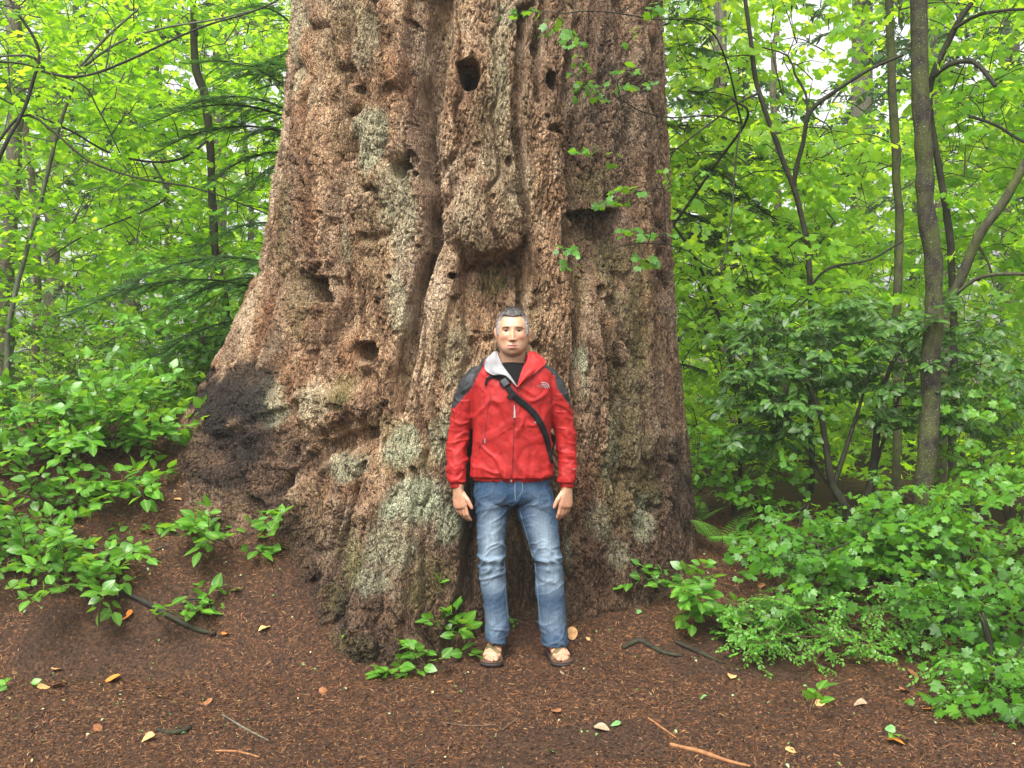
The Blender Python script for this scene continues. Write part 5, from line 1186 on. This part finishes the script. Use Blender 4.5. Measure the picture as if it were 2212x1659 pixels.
# ---- t-shirt ------------------------------------------------------------------------------
g = Geo(); ring_tube(g, [(0, 0, 1.0), (0, -.005, 1.28), (0, -.002, 1.40), (0, .010, 1.47), (.0, .018, 1.500)], [.17, .185, .175, .125, .082], [.105, .112, .100, .085, .074], p=2.5, sides=40, cap=.2)
SVt, SFt, SNt = remesh(g, .006, 3); 
x, y, z = SVt.T; SVt = SVt + SNt * (.003 * vn(x * 18, y * 18, z * 12, 9))[:, None]
TEE = NT('black_tshirt_cloth'); TEE = TEE.done(TEE.bsdf((.006, .006, .007), .9, .12, TEE.noise(400, 2), .3, .002))
mk('t_shirt', SVt, SFt, TEE, person)

# ---- jacket -------------------------------------------------------------------------------
g = Geo()
ring_tube(g, [(-.005, 0, .925), (-.005, .0, .945), (-.003, 0, 1.0), (-.002, 0, 1.12), (.0, -.004, 1.25), (.003, -.003, 1.36), (.003, .0, 1.435), (.002, .012, 1.485), (.002, .02, 1.515)],
          [.196, .206, .208, .200, .202, .208, .212, .178, .120], [.122, .134, .136, .130, .130, .128, .118, .100, .082], p=2.55, sides=56, cap=.12)
for s in (-1, 1):
    ring_tube(g, [(s * .125, .008, 1.435), (s * .192, .012, 1.405), (s * .234, .02, 1.31), (s * .262, .024, 1.20), (s * .275, .018, 1.10), (s * .279, -.005, .99), (s * .277, -.022, .91), (s * .276, -.028, .882)],
              [.060, .070, .064, .057, .054, .050, .046, .040], [.070, .075, .068, .062, .058, .052, .047, .041], p=2.2, sides=28, cap=.15)
for s in (-1, 1): ring_tube(g, [(s * .05, .025, 1.505), (s * .12, .018, 1.478), (s * .185, .012, 1.435)], [.05, .055, .062], [.042, .042, .045], sides=20)
ring_tube(g, [(-.118, -.012, 1.485), (-.105, .06, 1.515), (0, .105, 1.535), (.108, .06, 1.515), (.122, -.012, 1.485)], .036, .034, ref=(0, 0, 1), sides=16)
JV, JF, JN = remesh(g, .0042, 3)
x, y, z = JV.T; sgn = np.sign(x); arm = ss(.205, .225, np.abs(x)) * ss(1.42, 1.36, z) ; tor = 1 - arm
def crease(px_, py_, pz_, seed, w_=.28):
    n = vn(px_, py_, pz_, seed) + .35 * vn(px_ * 2.1, py_ * 2.1, pz_ * 2.1, seed + 5); return 1 - np.minimum(np.abs(n) / w_, 1) ** 1.0
wx = x + .03 * vn(x * 8, y * 8, z * 8, 31); wz = z + .03 * vn(x * 8, y * 8, z * 8, 32)
D = .0062 * crease((wx + wz * .55) * 7, y * 7, (wz - wx * .5) * 4, 41) * tor + .006 * crease((wx - wz * .6) * 8, y * 5, (wz + wx * .5) * 6, 42) * tor
D += .0065 * crease(wx * 9, y * 8, (wz + .5 * sgn * wx) * 13, 43, .45) * arm * (1 + .7 * ss(1.2, .95, z)) + .004 * crease(wx * 9, y * 9, wz * 22, 44) * arm
D += .008 * crease(wx * 22, y * 14, wz * 6, 45, .5) * ss(1.03, .955, z) * tor                      # gathers over the hem
D += .002 * vn(x * 40, y * 40, z * 30, 46) + .0018 * crease((wx + wz * .7) * 20, y * 15, (wz - wx * .7) * 12, 47, .35)
cuff = ss(.918, .912, z) * arm; D = D * (1 - .75 * cuff) - .004 * cuff; D -= .009 * ss(.948, .940, z) * tor
JV = JV + JN * (D - .004)[:, None]
# open front: faces in the V come away
Vp = np.array([zx(598, 590), zx(640, 640), zx(700, 720), zx(762, 800), zx(782, 740), zx(806, 660), zx(850, 590), zx(720, 480)])
def inpoly(px_, pz_, P):
    r = np.zeros(len(px_), bool); n = len(P)
    for i in range(n):
        (x1, z1), (x2, z2_) = P[i], P[(i + 1) % n]; c_ = (z1 > pz_) != (z2_ > pz_)
        r ^= c_ & (px_ < (x2 - x1) * (pz_ - z1) / (z2_ - z1 + 1e-12) + x1)
    return r
fc = JV[JF].mean(1); cut = inpoly(fc[:, 0], fc[:, 2], Vp) & (fc[:, 1] < .02)
cut |= (fc[:, 2] > 1.50) & (np.abs(fc[:, 0]) < .075) & (fc[:, 1] < .05)
JFk = JF[~cut]; fk = fc[~cut]
PL = np.array([(-.165, 1.62), (-.150, 1.497), (-.199, 1.40), (-.289, 1.292), (-.45, 1.25), (-.45, 1.62)])
PR = np.array([(.150, 1.62), (.150, 1.512), (.214, 1.455), (.224, 1.395), (.294, 1.300), (.45, 1.25), (.45, 1.62)])
gy_ = (inpoly(fk[:, 0], fk[:, 2], PL) | inpoly(fk[:, 0], fk[:, 2], PR))
def cloth(name, c0, c1, rough=.55, spec=.35, sc=600, bs=.25):
    m = NT(name); return m.done(m.bsdf(m.ramp(m.noise(26, 4), [(.35, c0), (.65, c1)]), rough, spec, m.noise(sc, 2), bs, .002))
RED, GREY, WHITE, BLACK = cloth('red_shell_fabric', (.22, .007, .006), (.31, .011, .010), .6, .25), cloth('charcoal_shell_fabric', (.009, .010, .011), (.018, .019, .022), .6), cloth('pale_grey_lining', (.19, .185, .19), (.27, .265, .27), .8), cloth('black_webbing', (.005, .005, .006), (.010, .010, .011), .85, .12)
jacket = mk('jacket', JV, JFk, None, person, None, True, [RED, GREY], gy_.astype(int))
JB = bvh(JV, JF)
def sheet(g, A_, B_, bulge, th=.004, m_=7, n_=24):
    """curved sheet with thickness between two edge curves"""
    A2, B2 = [smooth_path(np.array(q, float), step=.004) for q in (A_, B_)]
    rsm = lambda Q: np.stack([np.interp(np.linspace(0, 1, n_), np.linspace(0, 1, len(Q)), Q[:, k]) for k in range(3)], -1)
    A2, B2 = rsm(A2), rsm(B2); t = np.linspace(0, 1, m_)[None, :, None]
    S_ = A2[:, None] * (1 - t) + B2[:, None] * t; S_[..., 1] -= bulge * np.sin(math.pi * t[..., 0]) ; S_ = S_ + .002 * np.stack([0 * S_[..., 0], vn(S_[..., 0] * 60, S_[..., 2] * 60, 0, 5), 0 * S_[..., 0]], -1)
    S2 = S_ + [0, th, 0]; n = S_.shape[0] * m_; F = grid_faces(n_, m_); g.add(np.vstack([S_.reshape(-1, 3), S2.reshape(-1, 3)]), np.vstack([F, F[:, ::-1] + n,
        [[i * m_, (i + 1) * m_, (i + 1) * m_ + n, i * m_ + n] for i in range(n_ - 1)], [[i * m_ + m_ - 1, i * m_ + m_ - 1 + n, (i + 1) * m_ + m_ - 1 + n, (i + 1) * m_ + m_ - 1] for i in range(n_ - 1)]]))
def on_j(x, y, off=.012, dflt=-.05):
    X_, Z_ = zx(x, y); h, _ = front_y(JB, X_, Z_); return np.array([X_, (h if h is not None else dflt) - off, Z_])
g = Geo(); inn = [np.array([*zx(590, 508), 0])[[0, 2, 1]] + [0, -.030, 0], np.array([*zx(612, 570), 0])[[0, 2, 1]] + [0, -.060, 0], on_j(645, 635, .008), on_j(705, 715, .008), on_j(760, 800, .008)]
out = [np.array([*zx(560, 515), 0])[[0, 2, 1]] + [0, -.030, 0], on_j(500, 580, .034, -.06), on_j(492, 655, .030), on_j(560, 706, .024), on_j(655, 712, .022), on_j(756, 806, .010)]
sheet(g, inn, out, .020); g.build('collar_lining', WHITE, jacket)
g = Geo(); inn = [np.array([*zx(850, 512), 0])[[0, 2, 1]] + [0, -.030, 0], np.array([*zx(842, 570), 0])[[0, 2, 1]] + [0, -.062, 0], on_j(806, 640, .012), on_j(778, 722, .013), on_j(757, 806, .011)]
out = [np.array([*zx(905, 512), 0])[[0, 2, 1]] + [0, -.020, 0], np.array([*zx(965, 555), 0])[[0, 2, 1]] + [0, -.055, 0], on_j(1000, 605, .014, -.05), on_j(930, 668, .022), on_j(860, 730, .018), on_j(772, 806, .008)]
sheet(g, inn, out, .020); g.build('collar_flap', RED, jacket)
g = Geo(); sheet(g, [np.array([*zx(560, 515), 0])[[0, 2, 1]] + [0, -.02, 0], np.array([*zx(500, 560), 0])[[0, 2, 1]] + [0, -.03, 0], on_j(470, 640, .006)], [np.array([*zx(545, 530), 0])[[0, 2, 1]] + [0, .0, 0], np.array([*zx(465, 585), 0])[[0, 2, 1]] + [0, -.02, 0], on_j(455, 640, .002)], .008); g.build('hood_edge', GREY, jacket)
# zip, pockets, pulls, seams
SEAM = cloth('dark_red_seam', (.10, .003, .004), (.15, .004, .006)); SILV = emis('silver_print', (.28, .25, .25), .35, .5)
g = Geo(); ribbon(g, JB, [zx(762, 806), zx(745, 900), zx(738, 1060), zx(728, 1250), zx(722, 1450), zx(712, 1585)], .0065, .0012, .0015); g.build('zipper', SEAM, jacket)
g = Geo(); ribbon(g, JB, [zx(792, 860), zx(775, 1060), zx(768, 1250), zx(765, 1450), zx(752, 1575)], .0016, .0006, .001); g.build('zip_flap_seam', SEAM, jacket)
g = Geo(); ribbon(g, JB, [zx(545, 870), zx(525, 960), zx(510, 1060), zx(496, 1180), zx(490, 1240), zx(445, 1320)], .0042, .0010, .001); g.build('pocket_zip', SEAM, jacket)
g = Geo(); ribbon(g, JB, [zx(905, 880), zx(935, 960), zx(985, 1180), zx(1010, 1320)], .0016, .0008, .001); g.build('pocket_zip', SEAM, jacket)
g = Geo(); ribbon(g, JB, [zx(395, 880), zx(392, 1000), zx(400, 1120)], .0016, .0008, .001); ribbon(g, JB, [zx(400, 1120), zx(385, 1300), zx(372, 1420)], .0016, .0008, .001); g.build('side_seam', SEAM, jacket)
g = Geo(); ribbon(g, JB, [zx(470, 655), zx(420, 720), zx(395, 800), zx(388, 880)], .0018, .0008, .001); g.build('shoulder_seam', SEAM, jacket)
g = Geo(); ribbon(g, JB, [zx(975, 625), zx(1045, 690), zx(1075, 780), zx(1085, 880)], .0018, .0008, .001); g.build('shoulder_seam', SEAM, jacket)
g = Geo(); ribbon(g, JB, [zx(736, 955), zx(738, 1000), zx(738, 1060)], [.004, .008, .010], .006, .004); g.build('zipper_pull', SILV, jacket)
g = Geo(); ribbon(g, JB, [zx(494, 1235), zx(492, 1275)], [.004, .006], .004, .003); g.build('pocket_pull', SILV, jacket)
g = Geo(); ribbon(g, JB, [zx(712, 1576), zx(710, 1598)], .008, .004, .004); g.build('zip_end', SILV, jacket)
g = Geo(); ribbon(g, JB, [zx(901, 1102), zx(915, 1102)], .005, .005, .004); g.build('snap', SILV, jacket)
# chest print: quarter dome of arcs beside three tiny words; small print on the cuff
g = Geo(); cx_, cz_ = zx(972, 818); s_ = .001992 * .3014
for r_ in (18, 33, 48):
    ribbon(g, JB, [(cx_ + s_ * (r_ * 1.12) * math.cos(a), cz_ + s_ * r_ * math.sin(a)) for a in np.linspace(0, math.pi / 2 + .25, 8)], .0048, .0012, .0006, step=.003)
g.build('dome_print', SILV, jacket)
def words(txt, size, x, z, parent, mat, b, rot=0., name='print', align='RIGHT'):
    cu = bpy.data.curves.new('t', 'FONT'); cu.body = txt; cu.size = size; cu.extrude = .0003; cu.align_x = align; cu.space_line = .8; cu.resolution_u = 2
    o = bpy.data.objects.new('t', cu); COL.objects.link(o); me = bpy.data.meshes.new_from_object(o.evaluated_get(bpy.context.evaluated_depsgraph_get())); bpy.data.objects.remove(o)
    for v in me.vertices:
        u, w_ = v.co.x * math.cos(rot) - v.co.y * math.sin(rot), v.co.x * math.sin(rot) + v.co.y * math.cos(rot); yy_, _ = front_y(b, x + u, z + w_); v.co = (x + u, (yy_ if yy_ is not None else -.1) - .0016 - v.co.z * 0, z + w_)
    me.name = name; me.materials.clear(); me.materials.append(mat); o = bpy.data.objects.new(name, me); COL.objects.link(o); o.parent = parent; return o
wx_, wz_ = zx(968, 792); words('THE\nNORTH\nFACE', .0085, wx_, wz_, jacket, SILV, JB, name='chest_lettering')
g = Geo(); 
for k in range(5): ribbon(g, JB, [zx(1226 + k * 9, 1498), zx(1230 + k * 9, 1506)], .0035, .0014, .001, step=.002)
g.build('cuff_print', SILV, jacket)

# ---- jeans --------------------------------------------------------------------------------
g = Geo(); ring_tube(g, [(-.002, 0, .955), (0, 0, .90), (.002, 0, .855), (.004, .004, .82)], [.186, .194, .198, .185], [.118, .122, .122, .105], p=2.5, sides=44, cap=.1)
def lr(y, l, r): return z2(l, y)[0], z2(r, y)[0], z2(0, y)[1]
for rows in ([(215, 350, 650), (340, 357, 632), (500, 372, 604), (640, 378, 594), (760, 387, 585), (860, 384, 594), (1000, 404, 608), (1130, 424, 618), (1230, 434, 630), (1300, 428, 616), (1368, 432, 600)],
             [(215, 655, 940), (340, 662, 985), (500, 722, 998), (640, 770, 1004), (760, 815, 1022), (860, 812, 1032), (1000, 814, 1044), (1130, 828, 1052), (1230, 838, 1062), (1320, 862, 1064), (1398, 864, 1064)]):
    pts, ra = [], []
    for yy_, l, r_ in rows:
        a_, b_, zz_ = lr(yy_, l, r_); pts.append(((a_ + b_) / 2, .0 + .02 * ss(.6, .1, zz_), zz_)); ra.append((b_ - a_) / 2)
    ring_tube(g, pts, ra, [.108, .098, .090, .084, .082, .076, .076, .076, .077, .080, .082], p=2.25, sides=34, cap=.05)
VV, FF, NN = remesh(g, .0042, 3)
x, y, z = VV.T; lg = np.where(x < .035, -1, 1); cxl = np.where(lg < 0, -.10, np.interp(z, [.1, .5, .8], [.21, .19, .12])); ux = (x - cxl) / .08
wx = x + .02 * vn(x * 9, y * 9, z * 9, 61); wz = z + .02 * vn(x * 9, y * 9, z * 9, 62)
kn = np.exp(-((z - .50) / .13) ** 2) + .8 * ss(.26, .12, z) + .6 * np.exp(-((z - .80) / .06) ** 2)
D = .0065 * crease(wx * 6, y * 6, (wz + lg * wx * .35) * 14, 63, .35) * (.25 + .75 * kn) + .005 * crease(wx * 13, y * 9, (wz - wx * .4) * 19, 64) * (.3 + .7 * kn) + .003 * vn(x * 25, y * 25, z * 14, 65)
D += .006 * np.exp(-((z - .52 - .5 * np.abs(ux) * .03) / .012) ** 2) - .004 * np.exp(-((z - .495) / .012) ** 2) 
VV = VV + NN * (D - .004)[:, None]
fade = np.exp(-((z - .62) / .17) ** 2 - (ux * 1.15 - .05 * lg) ** 2 * 1.6) * (y < .02) + .55 * np.exp(-((z - .40) / .05) ** 2 - ux ** 2) * (y < 0) + .4 * np.exp(-((z - .2) / .08) ** 2 - ux ** 2) * (y < 0)
fade = fade * (.85 + .15 * vn(x * 120, y * 20, z * 14, 66)) + .16 * crease(wx * 13, y * 9, (wz - wx * .4) * 19, 64) * kn + .05 * vn(x * 30, y * 30, z * 10, 67)
m = NT('washed_denim'); n = m.noise(330, 3, sc=(1, 1, .3), rough=.6)
c = m.mix(m.attr('fade'), m.ramp(n, [(.38, (.011, .028, .060)), (.62, (.028, .060, .110))]), m.ramp(n, [(.38, (.17, .23, .28)), (.62, (.27, .33, .38))]))
DEN = m.done(m.bsdf(c, .85, .2, n, .4, .002))
jeans = mk('jeans', VV, FF, DEN, person, {'fade': np.clip(fade, 0, 1)}); DB = bvh(VV, FF)
STI = cloth('pale_denim_seam', (.07, .10, .14), (.13, .17, .21)); DKS = cloth('dark_denim_seam', (.012, .025, .05), (.02, .04, .07))
for nm, mt, path, wd_ in (('inseam', STI, [z2(700, 360), z2(745, 520), z2(790, 690), z2(815, 780), z2(826, 900), z2(838, 1050), z2(852, 1200), z2(868, 1330)], .004), ('inseam', STI, [z2(628, 380), z2(604, 560), z2(586, 720), z2(590, 900), z2(598, 1060), z2(612, 1180)], .003),
                      ('fly_seam', STI, [z2(662, 120), z2(662, 190), z2(665, 260)], .005), ('fly_stitch', STI, [z2(715, 120), z2(718, 180), z2(690, 230)], .003), ('pocket_edge', DKS, [z2(380, 110), z2(400, 170), z2(350, 240)], .005), ('pocket_edge', DKS, [z2(905, 110), z2(890, 170), z2(945, 240)], .005),
                      ('hem_seam', STI, [z2(440, 1318), z2(510, 1330), z2(592, 1320)], .003), ('hem_seam', STI, [z2(872, 1350), z2(960, 1360), z2(1055, 1345)], .003)):
    g = Geo(); ribbon(g, DB, path, wd_, .0008, .001)
    if g.n: g.build(nm, mt, jeans)

# ---- sandals ------------------------------------------------------------------------------
RUB = emis('dark_sandal_rubber', (.020, .014, .012), .7, .3); FOOTBED = emis('brown_footbed', (.07, .038, .026), .8, .2); OLV = cloth('olive_strap_webbing', (.075, .06, .022), (.12, .095, .04), .8)
BBd = BB
for s in (-1, 1):
    c, d = FT[s]; lt = nrm(np.array([-s, 0, 0]) - d * (np.array([-s, 0, 0]) @ d)); root = None
    prof = [(-.082, .024), (-.07, .035), (-.03, .040), (.02, .042), (.07, .047), (.11, .055), (.135, .057), (.156, .050), (.172, .030), (.177, .012)]
    L_ = [c + d * a + lt * (w_ * (1.0 if a < .1 else 1.04) + .004) for a, w_ in prof]; R_ = [c + d * a - lt * (w_ - .004 + (.0 if a < .13 else -.006 * (a - .13) / .05)) for a, w_ in prof]
    loop = np.array(L_ + R_[::-1]); n = len(loop); 
    def slab(z0, z1, k):
        ctr = loop.mean(0); lo = ctr + (loop - ctr) * k; V = np.vstack([lo + [0, 0, z0], lo + [0, 0, z1]]); g = Geo(); g.add(V, np.array([[i, (i + 1) % n, (i + 1) % n + n, i + n] for i in range(n)]))
        m_ = len(L_); g.F4.append(np.array([[i, i + 1, n - 2 - i, n - 1 - i] for i in range(m_ - 1)])[:, ::-1]); g.F4.append(np.array([[i, i + 1, n - 2 - i, n - 1 - i] for i in range(m_ - 1)]) + n); return g
    sole = slab(.0, .016, 1.03).build('sandal', RUB, person, smooth=False); slab(.0162, .024, 1.0).build('footbed', FOOTBED, sole, smooth=False)
    for k in range(7):
        q = c + d * (-.06 + .036 * k); g = Geo(); ring_tube(g, [q - lt * .043, q + lt * .045], .004, .005, ref=(0, 0, 1), sides=6); g.build('tread', RUB, sole)
    def strap(pa, pb, hgt, wd_, name='strap'):
        g = Geo(); rows = []
        for t in np.linspace(0, 1, 16):
            p = pa + (pb - pa) * t; zt_ = .022
            h = BBd.ray_cast(Vector((p[0], p[1], .20 if True else 0)), Vector((0, 0, -1)))
            if h[0] is not None and .02 < h[0].z < .12: zt_ = h[0].z
            zt_ = max(zt_, .020 + hgt * math.sin(math.pi * t)) + .0035
            dr = nrm(pb - pa); q = nrm(np.cross([0, 0, 1], dr)); e = 1 if 0 < t < 1 else 1
            rows.append([[*(p + q * wd_ * k)[:2], zt_ - (.0 if abs(k) < 1 else .001)] for k in (-1, -.5, .5, 1)] + [[*(p + q * wd_ * k)[:2], zt_ - .003] for k in (1, .5, -.5, -1)])
        Rr = np.array(rows); n_, k_ = Rr.shape[:2]; Rr[1:-1, :, 2] = (Rr[:-2, :, 2] + 2 * Rr[1:-1, :, 2] + Rr[2:, :, 2]) / 4
        I, J = np.meshgrid(np.arange(n_ - 1), np.arange(k_), indexing='ij'); J2 = (J + 1) % k_
        g.add(Rr.reshape(-1, 3), np.stack([I * k_ + J, (I + 1) * k_ + J, (I + 1) * k_ + J2, I * k_ + J2], -1).reshape(-1, 4)); g.build(name, OLV, sole)
    strap(c + d * .118 + lt * .050, c + d * .045 - lt * .042, .045, .0125); strap(c + d * .088 - lt * .046, c + d * .045 + lt * .040, .052, .0115)
    # toenails
    NAIL = bpy.data.materials.get('toenail') or emis('toenail', (.50, .33, .27), .35, .5)
    for i, (o, ln, r) in enumerate([(.031, .048, .0130), (.0095, .046, .0092), (-.0075, .040, .0085), (-.0230, .032, .0080), (-.0370, .024, .0078)]):
        p = c + d * (.118 - .0018 * i * i + ln * .92) + lt * (o * .95 + .004); h = BBd.ray_cast(Vector((p[0], p[1], .2)), Vector((0, 0, -1)))
        if h[0] is None: continue
        g = Geo(); uu, vv = np.meshgrid(np.linspace(0, 2 * math.pi, 12, endpoint=False), np.linspace(.05, math.pi - .05, 8), indexing='ij')
        g.add((np.stack([np.sin(vv) * np.cos(uu) * r * .6, np.sin(vv) * np.sin(uu) * r * .7, np.cos(vv) * .0012], -1) + np.array(h[0]) + [0, 0, .0002]).reshape(-1, 3), grid_faces(12, 8, True)); g.build('toenail', NAIL, person)

# ---- shoulder bag slung behind the back ----------------------------------------------------
bag = empty('shoulder_bag', (0, PY, PZ), 'black shoulder bag worn behind the man, its wide strap crossing his chest', 'bag'); bag.scale = PS
g = Geo(); ring_tube(g, [(-.318, .165, 1.16), (-.30, .165, 1.155), (-.1, .172, 1.12), (.12, .172, 1.07), (.20, .165, 1.05)], [.055, .095, .125, .120, .090], [.02, .032, .038, .036, .028], ref=(0, -1, 0), p=3.2, sides=28)
a, b_, c_ = remesh(g, .008, 2); mk('bag_body', a, b_, BLACK, bag)
g = Geo(); ribbon(g, JB, [zx(535, 706), zx(600, 722), zx(648, 752), zx(690, 822), zx(745, 890), zx(838, 965), zx(915, 1050), zx(972, 1150), zx(1008, 1250), zx(1026, 1340), zx(1052, 1450)], [.025, .029, .031, .032, .032, .032, .031, .030, .027, .020, .015], .007, .002, arch=.001); strap_ = g.build('strap', BLACK, bag)
g = Geo(); ribbon(g, JB, [zx(520, 735), zx(505, 760), zx(498, 795)], .010, .010, .004); ribbon(g, JB, [zx(500, 742), zx(548, 722)], .012, .012, .004); g.build('strap_end', BLACK, strap_)
PLA = emis('black_plastic', (.007, .007, .008), .4, .3)
g = Geo(); ribbon(g, JB, [zx(640, 742), zx(672, 790)], .046, .018, .008); ribbon(g, JB, [zx(705, 862), zx(722, 890)], .048, .016, .005); g.build('buckle', PLA, strap_)
g = Geo(); ring_tube(g, [(-.205, .02, .93), (-.203, .02, .80), (-.206, .015, .71), (-.212, .01, .68)], [.008, .008, .009, .013], .003, ref=(0, -1, 0), sides=8); g.build('hanging_strap', BLACK, bag)

# ------------------------------------------------------------------ damp air between the trees
bm = bmesh.new(); bmesh.ops.create_cube(bm, size=1.0)
me = bpy.data.meshes.new('haze'); bm.to_mesh(me); bm.free(); o = bpy.data.objects.new('haze', me); COL.objects.link(o)
o.scale = (420, 420, 26); o.location = (0, 0, 9.5); tag(o, kind='stuff')
m = bpy.data.materials.new('haze_air'); m.use_nodes = True; t = m.node_tree; t.nodes.clear(); a = t.nodes.new('ShaderNodeOutputMaterial'); v = t.nodes.new('ShaderNodeVolumePrincipled')
v.inputs['Color'].default_value = (.95, 1, .95, 1); v.inputs['Density'].default_value = .0023; v.inputs['Anisotropy'].default_value = .2
t.links.new(v.outputs[0], a.inputs['Volume']); me.materials.append(m)
